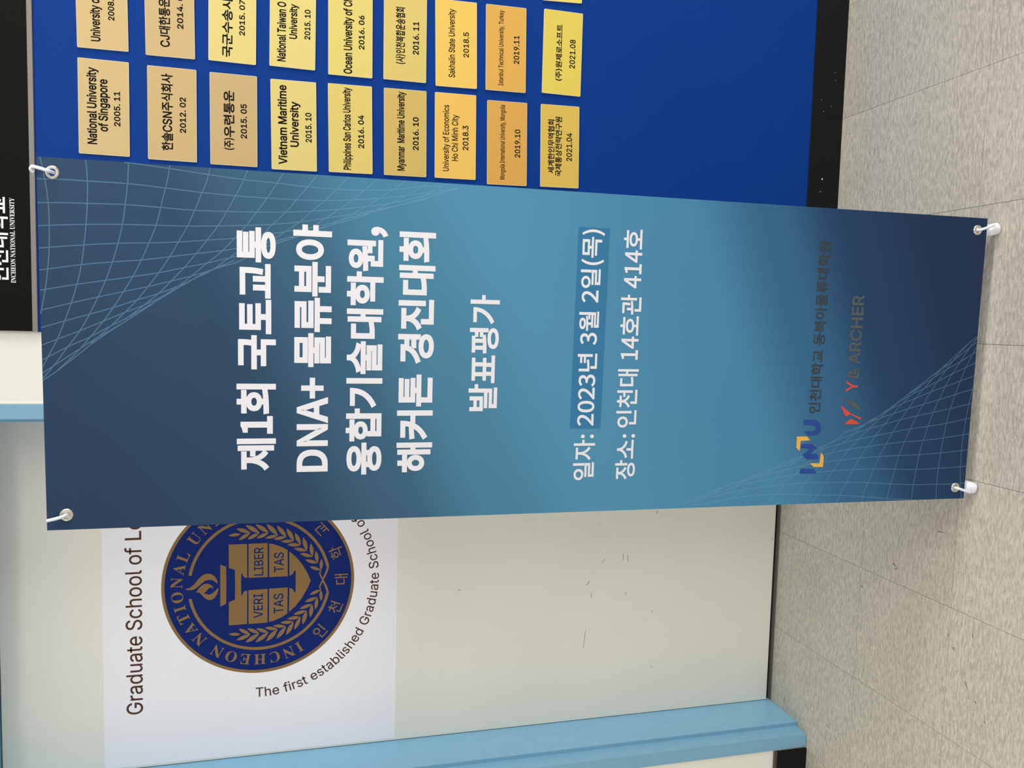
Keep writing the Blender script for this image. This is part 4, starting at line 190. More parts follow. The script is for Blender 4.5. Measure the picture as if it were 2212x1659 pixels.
54620:[920,[319,600,266,596,220,584,180,566,147,540,122,509,107,472,102,431,107,390,122,353,147,322,180,297,220,278,266,267,319,263,371,267,418,278,458,297,490,322,514,353,530,390,535,431,530,472,514,509,490,540,458,566,418,584,371,596],[319,535,358,532,391,522,418,507,439,486,452,460,456,431,452,402,439,376,418,356,391,341,358,331,319,328,280,331,247,341,220,356,199,376,186,402,182,431,186,460,199,486,220,507,247,522,280,532],[669,826,669,148,752,148,752,460,885,460,885,529,752,529,752,826],[278,826,278,716,52,716,52,649,586,649,586,716,361,716,361,826],[189,202,189,-58,792,-58,792,10,271,10,271,202]],
54633:[920,[183,261,183,-66,752,-66,752,261,669,261,669,166,265,166,265,261],[265,101,669,101,669,1,265,1],[319,625,266,621,219,610,179,593,146,570,122,540,107,506,102,467,107,428,122,393,146,364,179,340,219,322,266,312,319,308,372,312,418,322,458,340,491,364,515,393,530,428,535,467,530,506,515,540,491,570,458,593,418,610,372,621],[319,562,365,558,403,545,431,525,450,499,456,467,450,434,431,408,403,388,365,375,319,371,273,375,235,388,207,408,188,434,182,467,188,499,207,525,235,545,273,558],[669,827,669,301,752,301,752,526,885,526,885,596,752,596,752,827],[278,835,278,734,52,734,52,667,586,667,586,734,361,734,361,835]],
54644:[920,[273,544,227,539,186,524,150,501,120,470,98,432,84,388,79,338,84,288,98,244,120,205,150,174,186,151,227,136,273,131,319,136,361,151,397,174,426,205,448,244,462,288,467,338,462,388,448,432,426,470,397,501,361,524,319,539],[273,474,306,470,335,456,359,436,378,408,389,376,393,338,389,300,378,267,359,240,335,220,306,206,273,202,240,206,211,220,187,240,168,267,157,300,153,338,157,376,168,408,187,436,211,456,240,470],[232,800,232,672,48,672,48,604,497,604,497,672,314,672,314,800],[542,806,542,-34,620,-34,620,378,736,378,736,-78,815,-78,815,827,736,827,736,446,620,446,620,806]],
54801:[920,[307,625,258,621,214,610,176,592,145,567,122,537,108,502,103,462,108,422,122,387,145,357,176,333,214,315,258,304,307,300,356,304,400,315,438,333,470,357,492,387,507,422,512,462,507,502,492,537,470,567,438,592,400,610,356,621],[307,561,350,556,385,544,412,523,429,495,435,462,429,428,412,401,385,380,350,367,307,362,265,367,230,380,204,401,187,428,181,462,187,495,204,523,230,544,265,556],[209,253,209,-66,794,-66,794,253,712,253,712,160,291,160,291,253],[291,96,712,96,712,0,291,0],[711,827,711,616,558,616,558,548,711,548,711,440,557,440,557,372,711,372,711,292,794,292,794,827],[267,835,267,736,51,736,51,669,558,669,558,736,349,736,349,835]],
54840:[920,[458,500,519,497,571,488,613,472,644,451,663,425,670,394,663,363,644,337,613,316,571,300,519,291,458,288,396,291,344,300,302,316,272,337,252,363,246,394,252,425,272,451,302,472,344,488,396,497],[417,812,417,694,90,694,90,626,825,626,825,694,499,694,499,812],[458,566,384,562,319,551,265,532,221,507,189,475,169,438,162,394,168,353,185,317,212,287,250,262,297,242,353,229,417,222,417,96,50,96,50,28,870,28,870,96,499,96,499,222,563,229,619,242,666,262,703,287,731,317,748,353,754,394,747,438,727,475,695,507,651,532,596,551,532,562]],
54924:[920,[704,827,704,-78,787,-78,787,827],[348,533,394,528,433,515,462,493,480,464,487,430,482,401,470,376,449,356,421,341,387,331,348,328,302,333,264,346,235,367,216,396,210,430,216,464,235,493,264,515,302,528],[348,598,296,594,249,582,209,564,176,538,152,508,137,471,132,430,138,388,154,350,180,319,215,294,258,276,308,265,308,168,55,164,67,94,200,95,347,100,500,110,652,130,646,192,520,179,391,171,391,266,441,276,484,294,518,320,544,351,560,388,566,430,561,471,546,508,521,538,488,564,448,582,401,594],[308,826,308,716,74,716,74,649,623,649,623,716,391,716,391,826]]},
{65:[646,[-13,0,-13,27,5,29,21,35,35,45,47,60,60,82,72,110,305,690,332,689,569,128,590,82,608,51,621,38,637,30,656,27,656,0,339,0,339,27,368,28,390,33,407,42,416,53,420,68,416,88,404,120,374,196,153,196,116,104,112,87,110,72,113,56,122,43,136,34,157,29,183,27,189,27,189,0],[168,238,358,238,262,472]],
67:[693,[380,-16,332,-13,286,-4,243,10,203,29,167,54,134,83,106,117,82,155,63,196,50,240,42,288,39,338,42,388,50,435,64,478,83,520,107,557,136,590,168,619,205,644,246,664,289,678,335,686,384,689,419,687,458,680,499,668,544,651,559,646,574,644,587,646,599,652,608,660,615,673,620,689,646,689,646,456,621,456,603,500,581,539,556,573,528,602,503,622,477,637,450,648,422,654,393,656,350,651,314,636,283,611,258,576,238,531,224,476,216,410,213,335,216,265,225,204,241,152,262,110,290,77,325,54,365,40,412,35,441,37,471,43,500,52,530,66,558,84,585,104,611,129,634,157,662,131,635,97,606,67,574,42,540,21,504,5,465,-7,424,-14]],
69:[654,[21,0,21,25,52,27,76,33,92,44,103,60,109,84,111,115,111,546,110,575,106,599,100,617,92,630,76,641,53,647,24,649,24,674,590,674,590,473,568,473,561,508,552,538,539,564,523,585,504,602,474,617,437,628,394,635,343,637,315,636,296,634,287,630,280,625,276,617,272,600,270,575,270,364,286,364,318,366,344,372,366,383,384,398,398,418,410,444,419,474,426,511,450,511,450,175,426,175,421,212,414,243,404,268,392,289,376,304,356,316,334,323,306,328,274,329,270,329,270,100,272,78,277,62,284,52,297,46,316,42,341,41,387,42,428,48,464,57,496,70,524,88,549,111,571,139,591,172,608,212,636,212,596,0]],
72:[774,[23,0,23,26,54,29,77,36,92,47,102,63,108,87,110,119,110,561,108,589,102,612,92,627,76,638,54,646,24,649,24,674,358,674,358,649,326,645,302,639,291,634,282,625,276,614,271,592,270,561,270,371,506,371,506,561,504,592,500,614,494,625,486,634,474,639,451,645,418,649,418,674,751,674,751,649,720,645,697,638,682,628,673,613,667,590,665,561,665,119,667,89,673,66,682,49,693,40,708,32,727,28,751,26,751,0,418,0,418,26,448,29,471,35,487,45,496,56,501,72,505,94,506,119,506,327,270,327,270,119,272,87,277,63,287,47,303,36,327,29,358,26,358,0]],
73:[386,[20,0,20,26,50,30,73,38,90,48,100,58,106,72,110,90,111,111,111,573,109,600,104,620,94,633,77,641,53,646,20,649,20,674,362,674,362,649,330,646,306,641,290,633,281,624,275,610,272,594,270,573,270,114,272,87,277,66,284,55,293,46,305,39,330,31,364,26,364,0]],
76:[631,[23,0,23,26,54,29,77,36,92,47,102,63,108,87,110,119,110,561,108,590,102,613,92,629,76,639,54,646,24,649,24,674,370,674,370,649,334,648,308,642,295,636,285,628,278,616,272,593,270,561,270,122,271,92,274,70,279,59,286,51,296,46,316,42,346,41,391,43,431,49,466,59,496,73,524,93,547,118,568,148,588,186,606,229,632,229,594,0]],
78:[731,[596,-16,158,518,158,116,160,85,166,62,176,46,191,36,215,29,246,26,246,0,27,0,27,26,58,28,80,34,91,40,100,50,105,61,111,85,112,116,112,575,72,623,54,641,42,646,27,649,27,674,232,674,579,250,579,559,577,590,572,613,566,624,557,633,546,639,522,645,490,649,490,674,710,674,710,649,679,646,656,639,641,629,632,613,626,589,624,558,624,-16]],
79:[778,[386,-16,350,-14,315,-9,282,-1,250,11,210,31,173,56,140,86,110,119,86,157,67,198,52,242,44,288,41,337,44,386,52,432,67,476,86,517,111,554,140,588,174,618,211,643,252,663,285,675,319,683,355,688,393,690,440,687,486,678,529,664,569,644,605,619,638,590,667,557,692,519,711,478,723,445,731,411,736,374,738,337,735,288,726,242,711,198,692,157,667,119,637,86,604,56,566,31,526,11,493,-1,458,-9,423,-14],[392,18,432,23,466,38,495,63,519,98,538,142,551,198,559,262,562,337,560,397,554,450,545,498,532,540,514,575,498,600,479,620,458,636,436,647,411,654,385,656,345,651,310,636,281,611,257,576,239,532,225,477,218,412,215,337,217,278,222,224,232,176,245,135,262,100,279,74,298,54,319,38,341,27,366,20]],
82:[700,[23,0,23,26,54,29,77,36,92,47,102,63,108,87,110,119,110,561,108,589,102,612,92,627,76,638,54,646,24,649,24,674,321,674,378,672,428,667,473,658,511,646,544,630,566,614,585,596,599,575,609,551,615,524,618,495,615,466,608,439,596,414,580,392,558,373,532,357,502,342,466,331,639,74,655,53,670,38,680,31,692,27,708,26,711,26,711,0,501,0,298,314,270,314,270,119,272,87,277,63,287,47,303,36,327,29,358,26,358,0],[270,346,301,346,337,348,368,355,394,366,414,382,430,403,440,429,447,460,449,497,448,530,442,559,433,583,420,603,404,618,384,630,360,636,332,638,309,637,292,632,281,625,274,614,271,595,270,571]],
83:[578,[64,-16,64,234,92,234,106,183,122,140,142,103,165,74,186,55,209,40,234,30,262,24,291,22,318,24,342,30,363,40,380,53,394,70,404,89,410,109,413,132,410,153,404,173,393,191,377,208,357,223,333,237,241,282,200,304,166,327,137,350,114,374,96,400,84,428,76,458,74,491,75,520,80,548,88,573,100,596,119,623,142,646,170,665,202,679,236,687,274,690,305,688,340,683,377,674,418,663,432,660,444,658,455,660,464,666,470,676,474,690,502,690,502,472,477,472,466,508,452,540,434,570,414,596,392,617,367,635,342,648,315,656,287,658,263,656,242,652,223,643,207,631,194,617,184,601,179,583,177,563,178,544,184,527,192,512,203,498,223,481,248,464,279,448,375,404,412,385,444,365,470,345,490,324,506,302,518,278,526,254,530,226,532,197,530,166,524,137,515,110,502,86,485,63,465,43,442,26,416,12,386,0,355,-8,321,-13,284,-15,235,-12,210,-6,186,1,146,14,125,18,112,16,102,10,96,0,90,-16]],
84:[626,[136,0,136,26,168,28,193,35,210,46,219,58,226,74,229,94,231,119,231,641,221,641,191,640,163,634,138,625,116,613,96,597,76,572,60,543,49,509,43,470,16,470,16,674,608,674,608,469,583,469,576,510,565,544,549,574,528,598,502,617,472,630,437,638,398,641,390,641,390,119,391,94,394,73,401,56,409,45,426,34,452,28,485,26,485,0]],
85:[729,[367,-19,323,-17,284,-12,249,-4,218,8,191,24,169,42,150,64,135,90,124,120,115,153,110,189,108,230,108,561,106,589,100,612,90,627,74,638,52,646,22,649,22,674,356,674,356,649,324,645,300,639,288,634,280,625,274,614,269,592,268,561,268,207,270,166,276,130,286,100,301,76,316,60,334,48,355,40,379,34,407,33,448,36,483,46,513,61,537,84,556,112,570,147,578,188,581,236,581,560,578,589,572,611,562,627,545,638,520,645,486,649,486,674,702,674,702,649,675,644,654,635,641,624,632,608,627,587,625,560,625,268,624,220,618,176,610,136,597,102,582,72,562,48,539,27,512,11,482,-2,447,-12,409,-17]],
86:[633,[314,-19,66,564,50,596,33,622,20,635,2,644,-21,649,-21,674,312,674,312,649,284,648,262,645,246,640,235,632,228,621,226,606,229,587,239,560,383,212,515,559,522,584,525,606,523,620,516,632,506,639,480,646,442,649,442,674,654,674,654,649,635,648,618,642,604,633,592,618,579,596,566,567,340,-19]],
89:[630,[150,0,150,26,181,29,204,36,220,47,230,63,236,87,238,119,238,264,69,573,51,602,36,623,21,635,1,644,-20,648,-20,674,306,674,306,648,289,648,265,646,246,640,238,634,232,626,231,616,234,600,242,580,368,334,493,542,506,566,514,586,516,604,513,620,504,632,489,641,468,646,442,648,436,648,436,674,650,674,650,648,634,645,619,638,606,628,586,608,567,580,397,301,397,119,399,87,405,63,414,47,430,36,454,29,485,26,485,0]]}]

# ------------------------------------------------------------------ materials
def lin(c):
    return tuple((x / 255 / 12.92) if x / 255 <= 0.04045 else ((x / 255 + 0.055) / 1.055) ** 2.4 for x in c)
def mat(name, rgb, rough=0.6, metal=0.0, noise=0.0, scale=60.0, bump=0.0, bscale=200.0, spec=0.5, coat=0.0):
    m = bpy.data.materials.new(name)
    m.use_nodes = True
    nt = m.node_tree
    b = nt.nodes['Principled BSDF']
    col = lin(rgb) + (1,)
    b.inputs['Base Color'].default_value = col
    b.inputs['Roughness'].default_value = rough
    b.inputs['Metallic'].default_value = metal
    b.inputs['Specular IOR Level'].default_value = spec
    b.inputs['Coat Weight'].default_value = coat
    geo = nt.nodes.new('ShaderNodeNewGeometry')
    if noise:
        n = nt.nodes.new('ShaderNodeTexNoise')
        n.inputs['Scale'].default_value = scale
        n.inputs['Detail'].default_value = 4
        nt.links.new(geo.outputs['Position'], n.inputs['Vector'])
        r = nt.nodes.new('ShaderNodeValToRGB')
        r.color_ramp.elements[0].position = 0.3
        r.color_ramp.elements[1].position = 0.7
        r.color_ramp.elements[0].color = tuple(x * (1 - noise) for x in col[:3]) + (1,)
        r.color_ramp.elements[1].color = tuple(min(1, x * (1 + noise)) for x in col[:3]) + (1,)
        nt.links.new(n.outputs['Fac'], r.inputs['Fac'])
        nt.links.new(r.outputs['Color'], b.inputs['Base Color'])
    if bump:
        n = nt.nodes.new('ShaderNodeTexNoise')
        n.inputs['Scale'].default_value = bscale
        n.inputs['Detail'].default_value = 3
        nt.links.new(geo.outputs['Position'], n.inputs['Vector'])
        bp = nt.nodes.new('ShaderNodeBump')
        bp.inputs['Strength'].default_value = bump
        bp.inputs['Distance'].default_value = 0.001
        nt.links.new(n.outputs['Fac'], bp.inputs['Height'])
        nt.links.new(bp.outputs['Normal'], b.inputs['Normal'])
    return m

def tile_material():
    m = bpy.data.materials.new('streaked_vinyl_tile')
    m.use_nodes = True
    nt = m.node_tree
    L = nt.links.new
    b = nt.nodes['Principled BSDF']
    geo = nt.nodes.new('ShaderNodeNewGeometry')
    oi = nt.nodes.new('ShaderNodeObjectInfo')
    def mapped(sc, off=0.0):
        mp = nt.nodes.new('ShaderNodeMapping')
        mp.inputs['Scale'].default_value = sc
        ad = nt.nodes.new('ShaderNodeVectorMath')
        ad.operation = 'ADD'
        cm = nt.nodes.new('ShaderNodeVectorMath')
        cm.operation = 'SCALE'
        cm.inputs['Scale'].default_value = 7.0
        cb = nt.nodes.new('ShaderNodeCombineXYZ')
        L(oi.outputs['Random'], cb.inputs[0])
        L(oi.outputs['Random'], cb.inputs[1])
        L(cb.outputs[0], cm.inputs[0])
        L(geo.outputs['Position'], ad.inputs[0])
        L(cm.outputs[0], ad.inputs[1])
        L(ad.outputs[0], mp.inputs['Vector'])
        mp.inputs['Location'].default_value = (off, off * 0.7, 0)
        return mp
    def noise(mp, sc, det, dist):
        n = nt.nodes.new('ShaderNodeTexNoise')
        n.inputs['Scale'].default_value = sc
        n.inputs['Detail'].default_value = det
        n.inputs['Distortion'].default_value = dist
        L(mp.outputs[0], n.inputs['Vector'])
        return n
    def ramp(src, stops):
        r = nt.nodes.new('ShaderNodeValToRGB')
        e = r.color_ramp.elements
        while len(e) < len(stops):
            e.new(0.5)
        for k, (p, c) in enumerate(stops):
            e[k].position = p
            e[k].color = lin(c) + (1,)
        L(src, r.inputs['Fac'])
        return r
    n1 = noise(mapped((54, 215, 1)), 1.0, 3.0, 0.6)      # light chips, long along x
    n2 = noise(mapped((46, 190, 1), 13.0), 1.0, 3.0, 0.8)     # grey-green chips
    n3 = noise(mapped((5, 6, 1), 3.0), 1.0, 2.0, 0.0)
    base = ramp(n3.outputs['Fac'], [(0.3, (188, 181, 165)), (0.7, (198, 191, 176))])
    mx1 = nt.nodes.new('ShaderNodeMix')
    mx1.data_type = 'RGBA'
    r2 = ramp(n2.outputs['Fac'], [(0.48, (0, 0, 0)), (0.58, (205, 205, 205))])
    L(r2.outputs['Color'], mx1.inputs['Factor'])
    L(base.outputs['Color'], mx1.inputs[6])
    mx1.inputs[7].default_value = lin((165, 158, 142)) + (1,)
    mx2 = nt.nodes.new('ShaderNodeMix')
    mx2.data_type = 'RGBA'
    r1 = ramp(n1.outputs['Fac'], [(0.51, (0, 0, 0)), (0.59, (225, 225, 225))])
    L(r1.outputs['Color'], mx2.inputs['Factor'])
    L(mx1.outputs[2], mx2.inputs[6])
    mx2.inputs[7].default_value = lin((212, 205, 188)) + (1,)
    n4 = noise(mapped((30, 60, 1), 31.0), 1.0, 5.0, 1.5)
    r4 = ramp(n4.outputs['Fac'], [(0.70, (0, 0, 0)), (0.76, (150, 150, 150))])
    mx3 = nt.nodes.new('ShaderNodeMix')
    mx3.data_type = 'RGBA'
    L(r4.outputs['Color'], mx3.inputs['Factor'])
    L(mx2.outputs[2], mx3.inputs[6])
    mx3.inputs[7].default_value = lin((128, 122, 106)) + (1,)
    hv = nt.nodes.new('ShaderNodeHueSaturation')
    mr = nt.nodes.new('ShaderNodeMapRange')
    mr.inputs[3].default_value = 0.97
    mr.inputs[4].default_value = 1.03
    L(oi.outputs['Random'], mr.inputs[0])
    L(mr.outputs[0], hv.inputs['Value'])
    L(mx3.outputs[2], hv.inputs['Color'])
    L(hv.outputs[0], b.inputs['Base Color'])
    b.inputs['Roughness'].default_value = 0.45
    b.inputs['Specular IOR Level'].default_value = 0.3
    return m

def banner_print(name, lift):
    """Printed slanted gradient, dark ends and a teal middle, in the banner's own coordinates."""
    m = bpy.data.materials.new(name)
    m.use_nodes = True
    nt = m.node_tree
    L = nt.links.new
    b = nt.nodes['Principled BSDF']
    tc = nt.nodes.new('ShaderNodeTexCoord')
    sp = nt.nodes.new('ShaderNodeSeparateXYZ')
    L(tc.outputs['Object'], sp.inputs[0])
    def mth(op, a, bb):
        n = nt.nodes.new('ShaderNodeMath')
        n.operation = op
        for k, v in enumerate((a, bb)):
            if isinstance(v, (int, float)):
                n.inputs[k].default_value = v
            elif v is not None:
                L(v, n.inputs[k])
        return n.outputs[0]
    kx = mth('MULTIPLY', sp.outputs['X'], -0.42)
    t = mth('ADD', mth('ADD', sp.outputs['Z'], kx), 0.15)
    f = mth('DIVIDE', t, 2.1)
    r = nt.nodes.new('ShaderNodeValToRGB')
    r.color_ramp.interpolation = 'EASE'
    stops = BANNER_STOPS
    e = r.color_ramp.elements
    while len(e) < len(stops):
        e.new(0.5)
    for k, (p, c) in enumerate(stops):
        e[k].position = (p + 0.15) / 2.1
        e[k].color = lin(c) + (1,)
    L(f, r.inputs['Fac'])
    mx = nt.nodes.new('ShaderNodeMix')
    mx.data_type = 'RGBA'
    mx.inputs['Factor'].default_value = lift
    L(r.outputs['Color'], mx.inputs[6])
    mx.inputs[7].default_value = lin((125, 175, 205)) + (1,)
    L(mx.outputs[2], b.inputs['Base Color'])
    b.inputs['Roughness'].default_value = 0.5
    b.inputs['Specular IOR Level'].default_value = 0.18
    n = nt.nodes.new('ShaderNodeTexNoise')
    n.inputs['Scale'].default_value = 3.0
    L(tc.outputs['Object'], n.inputs['Vector'])
    bp = nt.nodes.new('ShaderNodeBump')
    bp.inputs['Strength'].default_value = 0.25
    bp.inputs['Distance'].default_value = 0.01
    L(n.outputs['Fac'], bp.inputs['Height'])
    L(bp.outputs['Normal'], b.inputs['Normal'])
    return m
BANNER_STOPS = [(0.0, (30, 50, 84)), (0.22, (34, 64, 100)), (0.40, (54, 104, 142)), (0.58, (74, 136, 172)), (0.95, (82, 144, 178)), (1.16, (74, 130, 158)), (1.34, (58, 96, 122)), (1.52, (44, 70, 98)), (1.85, (40, 62, 90))]

WALL = mat('cream_wall_paint', (242, 240, 227), 0.7, noise=0.012, scale=5, bump=0.05)
DOORM = mat('cream_door_paint', (240, 236, 223), 0.5, noise=0.02, scale=4, bump=0.04, bscale=90)
BLUEFR = mat('light_blue_enamel', (130, 178, 204), 0.42, noise=0.03, scale=30)
BASEM = mat('black_skirting', (14, 16, 18), 0.45, spec=0.2)
GAP = mat('dark_gap', (26, 22, 18), 0.9)
STEEL = mat('dull_threshold', (128, 120, 112), 0.5, metal=0.3)
BLUE = mat('blue_board_print', (2, 56, 138), 0.6, noise=0.03, scale=3, spec=0.12)
PVC = mat('white_foam_edge', (205, 200, 190), 0.6)
BLACK = mat('black_sign_face', (20, 20, 16), 0.75, spec=0.1)
ALU = mat('grey_frame', (134, 128, 120), 0.5)
WHITE = mat('white_print', (236, 233, 237), 0.5)
SIGNW = mat('white_sign_lettering', (250, 250, 246), 0.5)
INK = mat('black_ink', (14, 5, 5), 0.7, spec=0.15)
SHEET = mat('white_film', (250, 247, 250), 0.55, noise=0.01, scale=4)
SEALB = mat('seal_blue', (10, 36, 108), 0.6, spec=0.15)
GOLD = mat('seal_gold', (142, 110, 66), 0.6, spec=0.2)
BROWN = mat('brown_ink', (84, 56, 38), 0.6, spec=0.2)
TILE = tile_material()
PRINT = banner_print('banner_print', 0.0)
NETM = banner_print('banner_net_print', 0.27)
HILITE = mat('banner_highlight_blue', (42, 118, 162), 0.42)
GREYINK = mat('dark_grey_ink', (48, 55, 60), 0.45)
FADED = mat('faded_grey_brown_ink', (80, 86, 90), 0.45, noise=0.12, scale=300)
RED = mat('red_ink', (222, 72, 58), 0.45)
LBLUE = mat('logo_blue', (20, 66, 150), 0.45)
LYEL = mat('logo_yellow', (238, 182, 78), 0.45)
BACKW = mat('banner_back', (225, 225, 225), 0.6)
CHROME = mat('nickel_eyelet', (225, 220, 205), 0.22, metal=1.0)
PLAST = mat('white_plastic', (240, 240, 246), 0.35)
SCUFF = mat('grey_scuff', (92, 94, 92), 0.7)
SPECK = mat('white_paint_speck', (225, 225, 225), 0.6)

# ------------------------------------------------------------------ helpers
def mesh_obj(name, verts, faces, m, parent=None, mats=None, fm=None, smooth=False):
    me = bpy.data.meshes.new(name)
    me.from_pydata([tuple(v) for v in verts], [], faces)
    for x in (mats or [m]):
        me.materials.append(x)
    if fm:
        me.polygons.foreach_set('material_index', fm)
    if smooth:
        me.polygons.foreach_set('use_smooth', [True] * len(me.polygons))
    me.update()
    o = bpy.data.objects.new(name, me)
    C.objects.link(o)
    if parent:
        o.parent = parent
    return o
def bm_obj(name, bm, m, parent=None, mats=None, smooth=False):
    me = bpy.data.meshes.new(name)
    bmesh.ops.recalc_face_normals(bm, faces=bm.faces)
    bm.to_mesh(me)
    bm.free()
    for x in (mats or [m]):
        me.materials.append(x)
    if smooth:
        me.polygons.foreach_set('use_smooth', [True] * len(me.polygons))
    o = bpy.data.objects.new(name, me)
    C.objects.link(o)
    if parent:
        o.parent = parent
    return o
def add_box(bm, x0, x1, y0, y1, z0, z1, bev=0.0, mi=0):
    vs = [bm.verts.new(p) for p in ((x0, y0, z0), (x1, y0, z0), (x1, y1, z0), (x0, y1, z0), (x0, y0, z1), (x1, y0, z1), (x1, y1, z1), (x0, y1, z1))]
    fs = [bm.faces.new([vs[i] for i in q]) for q in ((3, 2, 1, 0), (4, 5, 6, 7), (0, 1, 5, 4), (1, 2, 6, 5), (2, 3, 7, 6), (3, 0, 4, 7))]
    for f in fs:
        f.material_index = mi
    if bev:
        es = list({e for f in fs for e in f.edges})
        bmesh.ops.bevel(bm, geom=es, offset=bev, segments=2, affect='EDGES', profile=0.5)
def box(name, b, m, parent=None, bev=0.0):
    bm = bmesh.new()
    add_box(bm, *b, bev=bev)
    return bm_obj(name, bm, m, parent)
def empty(name, loc=(0, 0, 0)):
    o = bpy.data.objects.new(name, None)
    o.empty_display_size = 0.05
    C.objects.link(o)
    o.location = loc
    return o
def tag(o, label=None, cat=None, group=None, kind=None):
    if label: o['label'] = label
    if cat: o['category'] = cat
    if group: o['group'] = group
    if kind: o['kind'] = kind
    return o
def polys(name, ps, m, parent, y=0.0, kind=None, step=0.0):
    """flat printed shapes given as outlines in x, z"""
    V, F = [], []
    for pi, p in enumerate(ps):
        k = len(V)
        V += [(a, y - step * pi, b) for a, b in p]
        for t in tessellate_polygon([[Vector((a, b, 0)) for a, b in p]]):
            F.append(orient([k + i for i in t], V))
    o = mesh_obj(name, V, F, m, parent)
    return tag(o, kind=kind)
def orient(t, V):
    a, b, c = (V[i] for i in t)
    cr = (b[0] - a[0]) * (c[2] - a[2]) - (b[2] - a[2]) * (c[0] - a[0])
    return t if cr > 0 else t[::-1]      # faces look towards -y
def tube(bm, pts, r, seg=10, cap=True):
    pts = [Vector(p) for p in pts]
    rr = r if isinstance(r, (list, tuple)) else [r] * len(pts)
    rings = []
    n = None
    for i, p in enumerate(pts):
        d = (pts[min(i + 1, len(pts) - 1)] - pts[max(i - 1, 0)]).normalized()
        if n is None:
            n = d.orthogonal().normalized()
        n = (n - d * n.dot(d)).normalized()
        b = d.cross(n)
        rings.append([bm.verts.new(p + (n * math.cos(a) + b * math.sin(a)) * rr[i]) for a in [2 * math.pi * k / seg for k in range(seg)]])
    for a, b in zip(rings, rings[1:]):
        for k in range(seg):
            bm.faces.new((a[k], a[(k + 1) % seg], b[(k + 1) % seg], b[k]))
    if cap:
        bm.faces.new(rings[0][::-1])
        bm.faces.new(rings[-1])
def smooth_path(pts, n=6):
    P = [Vector(p) for p in pts]
    P = [P[0] * 2 - P[1]] + P + [P[-1] * 2 - P[-2]]
    out = []
    for i in range(1, len(P) - 2):
        for k in range(n):
            t = k / n
            a, b, c, d = P[i - 1], P[i], P[i + 1], P[i + 2]
            out.append(0.5 * ((2 * b) + (c - a) * t + (2 * a - 5 * b + 4 * c - d) * t * t + (3 * b - a - 3 * c + d) * t ** 3))
    out.append(P[-2])
    return out

# ------------------------------------------------------------------ lettering built from outlines
FONT = {'I': 0, 'N': 1, 'S': 2}
_gc = {}
def area2(p):
    return sum(p[i - 1][0] * p[i][1] - p[i][0] * p[i - 1][1] for i in range(len(p))) / 2
def inside(q, p):
    x, y = q
    c = False
    for i in range(len(p)):
        (x0, y0), (x1, y1) = p[i - 1], p[i]
        if (y0 > y) != (y1 > y) and x < (x1 - x0) * (y - y0) / (y1 - y0) + x0:
            c = not c
    return c
def glyph(font, ch):
    f = FONT[font]
    if ord(ch) not in GLY[f]:
        f = 0 if font == 'N' else 1
    k = (f, ch)
    if k in _gc:
        return _gc[k]
    s = GLY[f][ord(ch)]
    adv = s[0] / 1000
    cont = [[(n[i] / 1000, n[i + 1] / 1000) for i in range(0, len(n), 2)] for n in s[1:]]
    cont = [c for c in cont if len(c) > 2]
    big = max(cont, key=lambda c: abs(area2(c)))
    sg = 1 if area2(big) > 0 else -1
    cont = [c if sg > 0 else c[::-1] for c in cont]
    outer = [c for c in cont if area2(c) > 0]
    holes = [c for c in cont if area2(c) <= 0]
    V, T = [], []
    for o in outer:
        hs = [h for h in holes if abs(area2(h)) < area2(o) and sum(inside(q, o) for q in h) > len(h) * 0.5]
        loops = [o] + hs
        base = len(V)
        for l in loops:
            V += l
        for t in tessellate_polygon([[Vector((a, b, 0)) for a, b in l] for l in loops]):
            T.append([base + i for i in t])
    _gc[k] = (adv, V, T, cont)
    return _gc[k]
def text_shape(s, font, w=0.0, track=0.0):
    """vertices (x, z), faces and the ink box of a line of text in em units; w thickens every stroke"""
    V, F = [], []
    x = 0.0
    ys, cap = [], []
    for ch in s:
        if ch == ' ':
            x += 0.26 + track
            continue
        adv, gv, gt, cont = glyph(font, ch)
        k = len(V)
        V += [(x + a, b, 0.0) for a, b in gv]
        F += [[k + i for i in t] for t in gt]
        if w:
            for ci, c in enumerate(cont):
                n = len(c)
                dy = 0.00001 * (1 + ci % 7)
                nor = []
                for i in range(n):
                    ax, ay = c[i][0] - c[i - 1][0], c[i][1] - c[i - 1][1]
                    bx, by = c[(i + 1) % n][0] - c[i][0], c[(i + 1) % n][1] - c[i][1]
                    la, lb = math.hypot(ax, ay), math.hypot(bx, by)
                    n1, n2 = (ay / la, -ax / la), (by / lb, -bx / lb)
                    mx, my = n1[0] + n2[0], n1[1] + n2[1]
                    d = mx * n1[0] + my * n1[1]
                    l = 1 / max(d, 0.45)
                    nor.append((mx * l * w, my * l * w))
                k = len(V)
                V += [(x + p[0], p[1], dy) for p in c]
                V += [(x + p[0] + q[0], p[1] + q[1], dy) for p, q in zip(c, nor)]
                F += [[k + i, k + (i + 1) % n, k + n + (i + 1) % n, k + n + i] for i in range(n)]
        yy = [b for a, b in gv]
        if ord(ch) > 0x3000:
            ys += [min(yy) - w, max(yy) + w]
        x += adv + track
    if not ys:
        ys = [-w, (0.733 if font == 'N' else 0.69 if font == 'S' else 0.727) + w]
    xs = [v[0] for v in V]
    return V, F, min(xs), max(xs), min(ys), max(ys)
def write(s, bx, font, m, parent, y, w=0.0, track=0.0, name='lettering', free=False):
    V, F, x0, x1, z0, z1 = text_shape(s, font, w, track)
    if free:
        z0, z1 = min(v[1] for v in V), max(v[1] for v in V)
    sx = (bx[1] - bx[0]) / (x1 - x0)
    sz = (bx[3] - bx[2]) / (z1 - z0)
    VV = [(bx[0] + (a - x0) * sx, y + dy, bx[2] + (b - z0) * sz) for a, b, dy in V]
    return mesh_obj(name, VV, [orient_q(f, VV) for f in F], m, parent)
def orient_q(f, V):
    return orient(f, V) if len(f) == 3 else f

